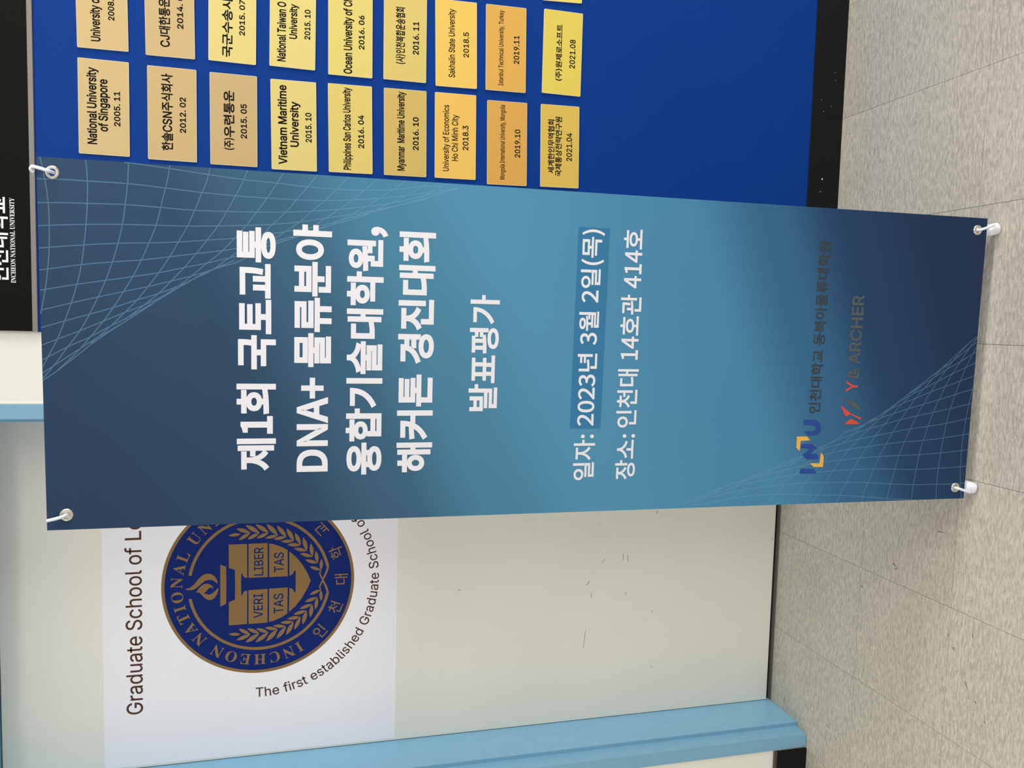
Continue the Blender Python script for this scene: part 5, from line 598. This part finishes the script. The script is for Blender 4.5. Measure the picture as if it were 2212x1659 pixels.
# ================================================================== SETTING
# floor: dark bed with separate streaked vinyl tiles, 30 cm
floor = box('floor', (-3.6, 2.1, -3.3, 0.45, -0.05, -0.0025), mat('dark_bed', (66, 58, 46), 0.9))
tag(floor, 'beige streaked vinyl tile floor', None, None, 'structure')
TY, TS, G = 0.1131, 0.3, 0.00042
bm = bmesh.new()
add_box(bm, -TS / 2 + G, TS / 2 - G, -TS / 2 + G, TS / 2 - G, -0.0025, 0.0)
proto = bm_obj('floor_tile', bm, TILE, floor)
first = True
for i in range(-12, 7):
    for j in range(-1, 11):
        o = proto if first else proto.copy()
        if not first:
            C.objects.link(o)
        first = False
        o.location = (i * TS + TS / 2, TY - j * TS + TS / 2, R_.uniform(-0.0002, 0.0))

DX0, DX1, DH, DY = -1.7520, -0.8180, 2.1335, 0.1860   # door opening and depth of the door leaf
bm = bmesh.new()
add_box(bm, -3.6, DX0 - 0.039, 0.0, 0.30, 0.0, 2.75)
add_box(bm, DX1 + 0.033, 2.1, 0.0, 0.30, 0.0, 2.75)
add_box(bm, DX0 - 0.039, DX1 + 0.033, 0.0, 0.30, DH + 0.052, 2.75)
wall = tag(bm_obj('wall_back', bm, WALL), 'cream painted corridor wall', None, None, 'structure')

# skirting
def skirting(name, x0, x1, label):
    bm = bmesh.new()
    add_box(bm, x0, x1, -0.008, 0.0, 0.0, 0.098, bev=0.0015)
    o = tag(bm_obj(name, bm, BASEM), label, None, None, 'structure')
    return o
bl = skirting('baseboard_left', -3.6, DX0 - 0.0415, 'black skirting at the foot of the wall beyond the blue door frame')
box('top_lip', (-3.6, DX0 - 0.0415, -0.0085, 0.0, 0.098, 0.106), mat('skirting_lip', (78, 66, 56), 0.5), bl, bev=0.001)
br = skirting('baseboard_right', DX1 + 0.035, 2.1, 'black skirting under the blue board')
V, F = [], []
for u, v, s in ((0.014, 0.062, 1.0), (-0.166, 0.055, 2.6), (-0.20, 0.058, 1.3), (0.045, 0.070, 1.0), (0.03, 0.040, 1.0), (-0.42, 0.05, 1.0), (0.10, 0.03, 1.0), (0.12, 0.033, 0.9)):
    k = len(V)
    r = 0.0011 * s
    V += [(u + r * math.cos(a), -0.0084, v + r * 0.7 * math.sin(a)) for a in [i * math.pi / 3 for i in range(6)]]
    F.append(list(range(k, k + 6)))
tag(mesh_obj('paint_speck', V, F, SPECK, br), 'tiny white paint specks on the black skirting', kind='stuff')

# door with stepped light-blue steel frame
door = bpy.data.objects.new('door_1', None)
C.objects.link(door)
tag(door, 'cream steel door set back in a stepped light blue frame', None, None, 'structure')
STEP = 0.044
def profile_post(name, pts, z0, z1, m, parent):
    bm = bmesh.new()
    lo = [bm.verts.new((x, y, z0)) for x, y in pts]
    hi = [bm.verts.new((x, y, z1)) for x, y in pts]
    n = len(pts)
    for i in range(n):
        bm.faces.new((lo[i], lo[(i + 1) % n], hi[(i + 1) % n], hi[i]))
    bm.faces.new(lo)
    bm.faces.new(hi)
    es = [e for e in bm.edges if abs(e.verts[0].co.z - e.verts[1].co.z) > 0.1]
    bmesh.ops.bevel(bm, geom=es, offset=0.0012, segments=2, affect='EDGES', profile=0.5)
    return bm_obj(name, bm, m, parent)
profile_post('frame_post', [(DX0 - 0.039, -0.003), (DX0, -0.003), (DX0, STEP), (DX0 + 0.013, STEP), (DX0 + 0.013, DY + 0.05), (DX0 - 0.039, DY + 0.05)], 0.001, DH + 0.05, BLUEFR, door)
profile_post('frame_post', [(DX1 + 0.033, -0.003), (DX1, -0.003), (DX1, STEP), (DX1 - 0.012, STEP), (DX1 - 0.012, DY + 0.05), (DX1 + 0.033, DY + 0.05)], 0.001, DH + 0.05, BLUEFR, door)
box('caulk', (DX1 + 0.0332, DX1 + 0.0372, -0.0022, -0.0001, 0.1, DH + 0.05), mat('white_caulk', (238, 236, 228), 0.5), door, bev=0.0006)
bm = bmesh.new()
add_box(bm, DX0 - 0.001, DX1 + 0.001, -0.003, STEP, DH + 0.013, DH + 0.05, bev=0.001)
add_box(bm, DX0 - 0.001, DX1 + 0.001, STEP, DY + 0.05, DH, DH + 0.05, bev=0.001)
bm_obj('frame_head', bm, BLUEFR, door)
leaf = box('door_leaf', (DX0 + 0.0145, DX1 - 0.0135, DY, DY + 0.04, 0.0135, DH - 0.003), DOORM, door, bev=0.0012)
box('threshold', (DX0 + 0.013, DX1 - 0.012, DY - 0.006, DY + 0.06, 0.0003, 0.0022), STEEL, door)
box('dark_gap', (DX0 + 0.013, DX1 - 0.012, DY + 0.012, DY + 0.05, 0.0, 0.016), GAP, door)
# caulk line between wall and frame, scuffs on the leaf
V, F = [], []
for s in DATA['scuff']:
    w = 0.0009 if len(s) > 1 and abs(s[0][0] - s[-1][0]) > 0.012 else 0.0013
    for a, b in zip(s, s[1:]):
        d = Vector((b[0] - a[0], b[1] - a[1]))
        nrm = Vector((-d.y, d.x)).normalized() * w / 1.0
        k = len(V)
        V += [(a[0] - nrm.x * .4, DY - 0.0004, a[1] - nrm.y * .4), (b[0] - nrm.x * .4, DY - 0.0004, b[1] - nrm.y * .4), (b[0] + nrm.x * .6, DY - 0.0004, b[1] + nrm.y * .6), (a[0] + nrm.x * .6, DY - 0.0004, a[1] + nrm.y * .6)]
        F.append([k, k + 1, k + 2, k + 3])
tag(mesh_obj('scuff', V, F, SCUFF, leaf), 'short grey scuffs on the cream door', kind='stuff')
V, F = [], []
for s in DATA['fscuff']:
    for a, b in zip(s, s[1:]):
        d = Vector((b[0] - a[0], b[1] - a[1]))
        if d.length < 0.004:
            d = Vector((0.004, 0.001))
        nrm = Vector((-d.y, d.x)).normalized() * 0.0009
        k = len(V)
        V += [(a[0] - nrm.x, a[1] - nrm.y, 0.0004), (a[0] + d.x, a[1] + d.y, 0.0004), (a[0] + d.x * .6 + nrm.x, a[1] + d.y * .6 + nrm.y, 0.0004), (a[0] + nrm.x, a[1] + nrm.y, 0.0004)]
        F.append([k, k + 1, k + 2, k + 3])
tag(mesh_obj('floor_scuff', V, F, mat('brown_scuff', (78, 68, 54), 0.7), floor), 'small dark heel marks on the tiles', kind='stuff')

# ================================================================== BLUE BOARD and BLACK SIGN
board = empty('notice_board', (-0.6278, 0.0, 0.098))
tag(board, 'large plain blue board on the wall under the black sign', 'notice board')
BX = 0.6278
bm = bmesh.new()
add_box(bm, 0.0, 1.95 , -0.006, -0.0002, 0.0, 1.8818)
for f in bm.faces:
    f.material_index = 0 if f.normal.y < -0.5 or f.calc_center_median().y < -0.0059 else 1
bm_obj('panel', bm, None, board, mats=[BLUE, PVC])
SX, SZ = -0.6262, 1.9802
sign = empty('wall_sign', (SX, 0.0, SZ))
tag(sign, 'black sign board with large white Korean lettering above the blue board', 'sign')
box('panel', (0.0, 1.95, -0.0090, -0.0002, 0.0088, 0.46), BLACK, sign, bev=0.0004)
box('lower_rail', (0.0, 1.95, -0.0105, -0.0002, -0.0016, 0.0086), ALU, sign, bev=0.0008)
def off(b, x, z):
    return [b[0] - x, b[1] - x, b[2] - z, b[3] - z]
sb = DATA['S'][0]
write('INCHEON NATIONAL UNIVERSITY', off([sb[0], sb[1], sb[2], sb[3]], SX, SZ), 'S', SIGNW, sign, -0.00915, track=0.0)
write('인천대학교', off([-0.5235, -0.3447, 2.0315, 2.0680], SX, SZ), 'N', SIGNW, sign, -0.00915, w=0.018)

# ================================================================== GOLD PLAQUES
COL = {'P1': (205, 177, 118), 'P2': (202, 172, 115), 'P3': (199, 169, 114), 'P4': (223, 202, 120), 'P5': (224, 200, 108), 'P6': (210, 180, 95), 'P7': (240, 192, 88), 'P8': (222, 166, 74), 'P9': (222, 186, 82),
       'Q1': (207, 178, 118), 'Q2': (203, 174, 118), 'Q3': (224, 204, 122), 'Q4': (226, 206, 122), 'Q5': (226, 205, 112), 'Q6': (220, 196, 108), 'Q7': (240, 198, 92), 'Q8': (226, 172, 76), 'Q9': (228, 204, 86), 'R9': (235, 214, 100)}
PLAB = {'P1': 'tan plaque reading 2005. 11, lower left corner of the plaques, top row beside the banner', 'P2': 'tan plaque reading 2012. 02, beside the banner in the second row down', 'P3': 'brownish tan plaque reading 2015. 05 beside the banner, third row down',
        'P4': 'pale yellow plaque reading 2015. 10 beside the banner, with large bold lettering filling it', 'P5': 'yellow plaque reading 2016. 04 beside the banner', 'P6': 'dull mustard plaque reading 2016. 10 beside the banner',
        'P7': 'orange yellow plaque reading 2018.3 beside the banner', 'P8': 'orange plaque reading 2019.10 with very small tight lettering beside the banner', 'P9': 'golden plaque reading 2021.04, lowest one beside the banner',
        'Q1': 'tan plaque reading 2008., cut by the picture edge, top row', 'Q2': 'tan plaque reading 2014. 0, cut by the picture edge, second row', 'Q3': 'pale yellow plaque reading 2015. 07 with wide spaced Korean letters',
        'Q4': 'pale yellow plaque reading 2015. 10 at the picture edge, above the banner side one', 'Q5': 'yellow plaque reading 2016. 06 at the picture edge', 'Q6': 'dull yellow plaque reading 2016. 11 with Korean letters in tight type',
        'Q7': 'orange yellow plaque reading 2018.5 with one name line', 'Q8': 'orange plaque reading 2019.11 with small lettering', 'Q9': 'lemon yellow plaque reading 2021.08 with Korean letters above the date',
        'R9': 'sliver of a pale yellow plaque in the bottom row at the picture edge'}
PLAB['P1'] = 'tan plaque reading 2005. 11 in the top row, beside the banner'
TAIL = {('Q1', 'University'): ' of', ('Q4', 'National Taiwan'): ' O', ('Q5', 'Ocean University of'): ' Ch'}
EDGE = mat('plaque_foam_edge', (236, 226, 198), 0.6)
bm = bmesh.new()
add_box(bm, -0.1, 0.1, -0.003, 0.0, -0.05, 0.05)
es = [e for e in bm.edges if abs(e.verts[0].co.y - e.verts[1].co.y) > 0.001]
bmesh.ops.bevel(bm, geom=es, offset=0.0022, segments=3, affect='EDGES', profile=0.5)
bmesh.ops.recalc_face_normals(bm, faces=bm.faces)
fr = [f for f in bm.faces if f.normal.y < -0.9]
bmesh.ops.inset_region(bm, faces=fr, thickness=0.0006)
bmesh.ops.recalc_face_normals(bm, faces=bm.faces)
for f in bm.faces:
    f.material_index = 1
for f in fr:
    if f.is_valid:
        f.material_index = 0
plate_me = bpy.data.meshes.new('plate')
bm.to_mesh(plate_me)
bm.free()
for k, ((cx, cz, ro), lines) in DATA['P'].items():
    t = empty('plaque', (cx, -0.0066, cz))
    t.rotation_euler = (0, -ro, 0)
    tag(t, PLAB[k], 'plaque', 'gold name plaques in rows on the blue board')
    me = plate_me.copy()
    c = COL[k]
    gm = mat('gold_plate', c, 0.45, noise=0.05, scale=700)
    me.materials.append(gm)
    me.materials.append(EDGE)
    p = bpy.data.objects.new('plate', me)
    C.objects.link(p)
    p.parent = t
    for s, x0, x1, z0, z1 in lines:
        if (k, s) in TAIL:
            full = s + TAIL[(k, s)]
            a0, b0 = text_shape(s, 'I')[2:4]
            a1, b1 = text_shape(full, 'I')[2:4]
            x1 = x0 + (x1 - x0) * (b1 - a1) / (b0 - a0)
            s = full
        kor = any(ord(q) > 0x3000 for q in s)
        date = s[0] == '2'
        h = z1 - z0
        w = 0.026 if kor else (0.024 if date else 0.018)
        if k in ('P1', 'P2', 'P3', 'P4', 'Q1', 'Q2', 'Q3', 'Q4', 'Q5', 'Q6', 'P5', 'P6') and not kor:
            w = 0.032
        write(s, (x0, x1, z0, z1), 'I', INK, t, -0.00314, w=w)

# ================================================================== SEAL SHEET on the door
EX, EZ, ER = -1.2735, 1.529, 0.2393
sheet = empty('door_poster', (EX, DY, EZ))
tag(sheet, 'white printed sheet with a round blue and gold seal on the cream door', 'poster')
box('film', (DX0 + 0.020 - EX, -0.957 - EX, -0.0006, -0.0001, 1.1745 - EZ, 1.903 - EZ), SHEET, sheet)
def circ(r, n=128, a0=0.0, a1=2 * math.pi):
    return [(r * math.cos(a0 + (a1 - a0) * i / n), r * math.sin(a0 + (a1 - a0) * i / n)) for i in range(n + (0 if a1 - a0 > 6.28 else 1))]
def ringp(name, r0, r1, m, parent, y, a0=0.0, a1=2 * math.pi, n=128):
    A_ = [(a0 + (a1 - a0) * i / n) for i in range(n + 1)]
    V = [(r0 * math.cos(a), y, r0 * math.sin(a)) for a in A_] + [(r1 * math.cos(a), y, r1 * math.sin(a)) for a in A_]
    F = [[i, n + 1 + i, n + 2 + i, i + 1][::-1] for i in range(n)]
    return mesh_obj(name, V, F, m, parent)
polys('seal_disc', [circ(ER)], SEALB, sheet, -0.00070)
ringp('outer_ring', ER * 0.968, ER, GOLD, sheet, -0.00080)
RI, RO = 0.1700, 0.1775
D_ = math.radians
E = DATA['E']
def fold(l, s):
    return [(abs(a) * s, b) for a, b in l]
def left(l):     # traced on the left half
    return [(a, b) for a, b in l]
def mirror(l):
    return [(-a, b) for a, b in l]
bm_rings = []
kx, kz = -0.0366, -0.1717
a_k = math.atan2(kz, kx)
for s in (-1, 1):
    if s < 0:
        ringp('inner_ring', RI, RO, GOLD, sheet, -0.00080, D_(100), 2 * math.pi + a_k)
    else:
        ringp('inner_ring', RI, RO, GOLD, sheet, -0.00080, -math.pi - a_k, D_(80))
# crossing stems at the foot of the wreath
def ribbon(pts, w):
    P = [Vector(p) for p in pts]
    L_, R2 = [], []
    for i, p in enumerate(P):
        d = (P[min(i + 1, len(P) - 1)] - P[max(i - 1, 0)]).normalized()
        ww = w[i] if isinstance(w, (list, tuple)) else w
        n = Vector((-d.y, d.x)) * ww / 2
        L_.append(p + n)
        R2.append(p - n)
    return L_, R2
def ribbons(name, lines, m, parent, y, kind=None, step=0.0):
    V, F = [], []
    for li, (pts, w) in enumerate(lines):
        a, b = ribbon(pts, w)
        k = len(V)
        n = len(a)
        yy = y - step * li
        V += [(q.x, yy, q.y) for q in a] + [(q.x, yy, q.y) for q in b]
        F += [[k + n + i, k + n + i + 1, k + i + 1, k + i] for i in range(n - 1)]
    return tag(mesh_obj(name, V, F, m, parent), kind=kind)
stems = []
for s in (-1, 1):
    stems.append(([(s * 0.0366, -0.1715), (s * 0.020, -0.1665), (0, -0.1575), (-s * 0.0182, -0.1492), (-s * abs(DATA['E']['apex'][11][0]), DATA['E']['apex'][11][1])], [0.0055, 0.0055, 0.0042, 0.0036, 0.003]))
ribbons('crossed_stem', stems, GOLD, sheet, -0.00084, step=0.00001)
leaves = []
ap = E['apex']
for s in (1, -1):
    for i in range(11):
        a = ap[i + 1]
        for tip in (E['inn'][i], E['out'][i]):
            leaves.append([((q[0]) * s, q[1]) for q in (a, tip)])
    leaves.append([(ap[0][0] * s, ap[0][1]), (E['tip'][0][0] * s, E['tip'][0][1])])
LF = []
for a, b in leaves:
    a, b = Vector(a), Vector(b)
    d = b - a
    n = Vector((-d.y, d.x))
    pts = []
    prof = [(0, 0), (0.12, 0.055), (0.3, 0.115), (0.5, 0.14), (0.7, 0.12), (0.88, 0.06), (1, 0)]
    for t, w in prof:
        pts.append(a + d * t + n * w)
    for t, w in prof[-2:0:-1]:
        pts.append(a + d * t - n * w)
    LF.append([(p.x, p.y) for p in pts])
for h in (LF[:len(LF) // 2], LF[len(LF) // 2:]):
    tag(polys('laurel_branch', h, GOLD, sheet, -0.00080, step=0.000004), kind='stuff')
def both(l):
    return [l, mirror(l)[::-1]]
def sym(l):      # traced from the axis around the left side back to the axis
    m_ = [(a, b) for a, b in l]
    m_[0] = (0.0, m_[0][1])
    return m_
A_ = E['A'][:]
A_[0] = [0, A_[0][1]]; A_[-1] = [0, A_[-1][1]]
Dx = E['Dx'][:]
Dx[4] = [0, Dx[4][1]]; Dx[5] = [0, Dx[5][1]]
cup = E['cup'][:]
cup[2] = [0, cup[2][1]]; cup[3] = [0, cup[3][1]]
sh = []
for l in (A_, Dx, E['Bx'], E['Cx'], cup):
    sh += both([tuple(p) for p in l])
polys('shield', sh, GOLD, sheet, -0.00080)
polys('flame', [[tuple(p) for p in E['f1']], [tuple(p) for p in E['f2']]], GOLD, sheet, -0.00080)
for s, k in (('VERI', 'VERI'), ('TAS', 'TASl'), ('LIBER', 'LIBER'), ('TAS', 'TASr')):
    write(s, E[k], 'I', SEALB, sheet, -0.00094, w=0.012)
def arc_text(s, font, r, a_start, a_end, size, m, parent, y, inward, w=0.0, extra=0.0):
    """letters one by one on a circle; inward = tops point to the centre (reads along the bottom)"""
    advs = [(0.30 if c == ' ' else glyph(font, c)[0]) + extra for c in s]
    tot = sum(advs)
    V, F = [], []
    x = 0.0
    for c, ad in zip(s, advs):
        if c != ' ':
            gV, gF, *_ = text_shape(c, font, w)
            f = (x + ad / 2) / tot
            a = D_(a_start + (a_end - a_start) * f)
            k = len(V)
            for px, pz, dy in gV:
                lx, lz = (px - (ad - extra) / 2) * size, pz * size
                if inward:
                    rr = r - lz
                    tx, tz = -math.sin(a), math.cos(a)
                else:
                    rr = r + lz
                    tx, tz = math.sin(a), -math.cos(a)
                V.append((rr * math.cos(a) + tx * lx, y + dy, rr * math.sin(a) + tz * lx))
            F += [[k + i for i in q] for q in gF]
        x += ad
    return mesh_obj('lettering', V, [orient_q(f, V) for f in F], m, parent)
arc_text('INCHEON NATIONAL UNIVERSITY', 'S', 0.1895, 212.0, -32.0, 0.0405, GOLD, sheet, -0.00080, False, extra=0.10)
for c, a in zip('인천대학교', (227.4, 248.3, 269.9, 290.6, 311.6)):
    arc_text(c, 'N', 0.2200, a - 8, a + 8, 0.0385, GOLD, sheet, -0.00080, True, w=0.005)
arc_text('The first established Graduate School of', 'I', 0.3048, 177.5, 304.5, 0.0342, BROWN, sheet, -0.00074, True, w=0.010)
g = DATA['G']
sc = (g[1] - g[0]) 
write('Graduate School of', [g[0] - EX, g[1] - EX, g[2] - EZ, g[3] - EZ], 'I', BROWN, sheet, -0.00074, w=0.008)
write('Logistics', [-1.1450 - EX, -1.1450 + sc * 0.478 - EX, g[2] - EZ, g[3] - EZ], 'I', BROWN, sheet, -0.00074, w=0.008)

# ================================================================== BANNER on its stand
BM = Matrix.Translation((-0.6359, -0.5407, 0.0353)) @ rot(-0.0223, -0.0215, -0.0034).to_4x4()
banner = empty('banner')
banner.matrix_world = BM
tag(banner, 'tall blue vertical banner with white Korean lettering, hooked to a stand at its corners', 'banner')
BW, BH = 0.3, 1.797
eyes = DATA['eye']
outer = [(-BW, 0), (BW, 0), (BW, BH), (-BW, BH)]
holes = [[(ex + 0.0058 * math.cos(a), ez + 0.0058 * math.sin(a)) for a in [i * math.pi / 10 for i in range(20)]] for ex, ez in eyes]
V, F, fm = [], [], []
loops = [outer] + holes
for y in (-0.0003, 0.0003):
    for l in loops:
        V += [(a, y, b) for a, b in l]
n = len(V) // 2
tri = tessellate_polygon([[Vector((a, b, 0)) for a, b in l] for l in loops])
for t in tri:
    f = orient(list(t), V)
    F.append(f); fm.append(0)
    F.append([i + n for i in f[::-1]]); fm.append(1)
k = 0
for l in loops:
    m_ = len(l)
    for i in range(m_):
        F.append([k + i, k + (i + 1) % m_, n + k + (i + 1) % m_, n + k + i]); fm.append(1)
    k += m_
mesh_obj('sheet', V, F, None, banner, mats=[PRINT, BACKW], fm=fm)
NY = -0.00036
def net(name, flip):
    lines = []
    for l in DATA['N']:
        p3 = smooth_path([(a, b, 0) for a, b in l], 5)
        p3 = [(q.x, q.y) for q in p3]
        X1, Z1 = BW - 0.0002, BH - 0.0002
        ins = lambda q: -X1 <= q[0] <= X1 and 0.0002 <= q[1] <= Z1
        pts = []
        for q0, q1 in zip([None] + p3[:-1], p3):
            if q0 is not None and ins(q0) != ins(q1):      # cut the line off at the edge of the sheet
                lo, hi = (q0, q1) if ins(q0) else (q1, q0)
                for _ in range(14):
                    md = ((lo[0] + hi[0]) / 2, (lo[1] + hi[1]) / 2)
                    lo, hi = (md, hi) if ins(md) else (lo, md)
                pts.append(lo)
            if ins(q1):
                pts.append(q1)
        if flip:
            pts = [(-a, BH - b) for a, b in pts]
        if len(pts) > 2:
            lines.append((pts, 0.00175))
    ribbons(name, lines, NETM, banner, NY, step=0.000005)
net('net_pattern', False)
net('net_pattern', True)
polys('highlight_strip', [[(-0.1385, 0.8435), (0.2369, 0.8405), (0.2369, 0.9015), (-0.1385, 0.9045)]], HILITE, banner, -0.00052)
TY2 = -0.00066
wts = [0.034, 0.034, 0.034, 0.034, 0.024, 0.016, 0.016, 0.016, 0.016, 0.016, 0.036, 0.030]
for i, (s, x0, x1, z0, z1) in enumerate(DATA['B']):
    if s == 'Y':
        write(s, (x0, x1, z0, z1), 'I', RED, banner, TY2, w=0.012)
    elif s == '& ARCHER':
        write(s, (x0, x1, z0, z1), 'I', FADED, banner, TY2, w=0.028)
    else:
        write(s, (x0, x1, z0, z1), 'N', GREYINK if i == 9 else WHITE, banner, TY2, w=wts[i])
c = DATA['comma']
write(',', (c[0], c[1], c[2], c[3]), 'N', WHITE, banner, TY2, w=0.03, free=True)
lg = empty('logo')
lg.parent = banner
L_ = DATA['L']
for nm, key, m in (('blue_letters', 'blue', LBLUE), ('yellow_corners', 'yellow', LYEL)):
    polys(nm, L_[key], m, lg, TY2)
lg2 = empty('logo')
lg2.parent = banner
polys('red_mark', L_['red'], RED, lg2, TY2)
polys('leaf_mark', L_['brown'], FADED, lg2, TY2)
# eyelets
def eyelet_mesh():
    bm = bmesh.new()
    prof = [(0.0056, 0.0012), (0.0056, -0.0010), (0.0064, -0.0022), (0.0078, -0.0026), (0.0094, -0.0021), (0.0105, -0.0010), (0.0108, -0.0003), (0.0108, 0.0012)]
    n = 28
    rings = []
    for i in range(n):
        a = 2 * math.pi * i / n
        rings.append([bm.verts.new((r * math.cos(a), y, r * math.sin(a))) for r, y in prof])
    for i in range(n):
        a, b = rings[i], rings[(i + 1) % n]
        for k in range(len(prof) - 1):
            bm.faces.new((a[k], a[k + 1], b[k + 1], b[k]))
    return bm
e0 = bm_obj('eyelet', eyelet_mesh(), CHROME, banner, smooth=True)
for i, (ex, ez) in enumerate(eyes):
    o = e0 if i == 0 else e0.copy()
    if i:
        C.objects.link(o)
        o.parent = banner
    o.location = (ex, 0, ez)

stand = empty('banner_stand')
stand.matrix_world = BM
tag(stand, 'white X shaped stand holding the blue banner, with capped feet on the floor', 'stand')
hub = (0.0, 0.055, 0.86)
bm = bmesh.new()
tube(bm, [(0, 0.030, 0.86), (0, 0.034, 0.86), (0, 0.076, 0.86), (0, 0.080, 0.86)], [0.022, 0.026, 0.026, 0.022], 20)
bm_obj('hub', bm, PLAST, stand, smooth=False)
tips = DATA['hooktip']
inv = BM.inverted()
for i, (ex, ez) in enumerate(eyes):
    s = 1 if ex > 0 else -1
    tx, tz = tips[i]
    bm = bmesh.new()
    if ez > 1:
        # arm, then the hook coming forward through the eyelet and up over the face
        path = smooth_path([(s * 0.02, 0.055, 0.88), (s * 0.12, 0.060, 1.25), (s * 0.21, 0.050, 1.56), (ex - s * 0.012, 0.024, ez - 0.045)], 5)
        tube(bm, path, 0.0042, 10)
        o = bm_obj('arm', bm, PLAST, stand, smooth=True)
        bm = bmesh.new()
        dx, dz = tx - ex, tz - ez
        p = [(ex - s * 0.012, 0.024, ez - 0.045), (ex - s * 0.004, 0.018, ez - 0.014), (ex, 0.004, ez - 0.002), (ex + dx * 0.06, -0.0075, ez + dz * 0.08), (ex + dx * 0.5, -0.0105, ez + dz * 0.45), (tx, -0.0115, tz - 0.001)]
        if s > 0:
            p += [(tx - 0.0005, -0.0105, tz + 0.0022), (tx - 0.004, -0.0075, tz + 0.0045), (tx - 0.0075, -0.0045, tz + 0.0015)]
        tube(bm, smooth_path(p, 5), 0.0027, 12)
        bm_obj('hook', bm, PLAST, o, smooth=True)
    else:
        fx, fy = DATA['foot'][0 if s > 0 else 1]
        foot = inv @ Vector((fx, (-0.5469 if s > 0 else -0.5345) + 0.0025, 0.0))
        top = Vector((ex * 0.985 , 0.030, 0.12))
        d = (foot - Vector((s * 0.02, 0.055, 0.84))).normalized()
        path = smooth_path([(s * 0.02, 0.055, 0.84), (s * 0.13, 0.062, 0.47), (ex * 0.90, 0.042, 0.10), tuple(foot + Vector((0, 0.0, 0.030)))], 5)
        tube(bm, path, 0.0042, 10)
        o = bm_obj('arm', bm, PLAST, stand, smooth=True)
        # rubber cap on the floor
        bm = bmesh.new()
        ax = (Vector((ex * 0.965, foot.y + 0.022, foot.z + 0.06)) - foot).normalized()
        cp = [(0.0005, 0.0085), (0.0018, 0.0108), (0.0045, 0.0120), (0.010, 0.0124), (0.024, 0.0124), (0.0243, 0.0119), (0.0250, 0.0119), (0.0253, 0.0124), (0.045, 0.0122), (0.0462, 0.0112)]
        tube(bm, [foot + ax * (h + 0.0015) for h, r in cp], [r for h, r in cp], 22)
        bm_obj('foot_cap', bm, PLAST, o, smooth=True)
        bm = bmesh.new()
        dx, dz = tx - ex, tz - ez
        p = [(ex - s * 0.003, 0.014, ez + 0.006), (ex, 0.004, ez + 0.003), (ex + dx * 0.04, -0.006, ez + dz * 0.05), (ex + dx * 0.4, -0.0100, ez + dz * 0.40), (tx, -0.0100, tz + 0.0)]
        p += [(tx + s * 0.001, -0.006, tz - 0.004)]
        tube(bm, smooth_path(p, 5), 0.0028, 12)
        bm_obj('hook', bm, PLAST, o, smooth=True)
# rear prop leg
bm = bmesh.new()
pf = inv @ Vector((-0.640, -0.20, 0.006))
tube(bm, [(0, 0.060, 0.84), tuple(pf)], 0.0042, 10)
rl = bm_obj('rear_leg', bm, PLAST, stand, smooth=True)
bm = bmesh.new()
pd = (Vector((0, 0.06, 0.84)) - pf).normalized()
tube(bm, [pf - pd * 0.002, pf + pd * 0.003, pf + pd * 0.035, pf + pd * 0.038], [0.006, 0.0085, 0.0085, 0.006], 14)
bm_obj('foot_cap', bm, PLAST, rl, smooth=True)
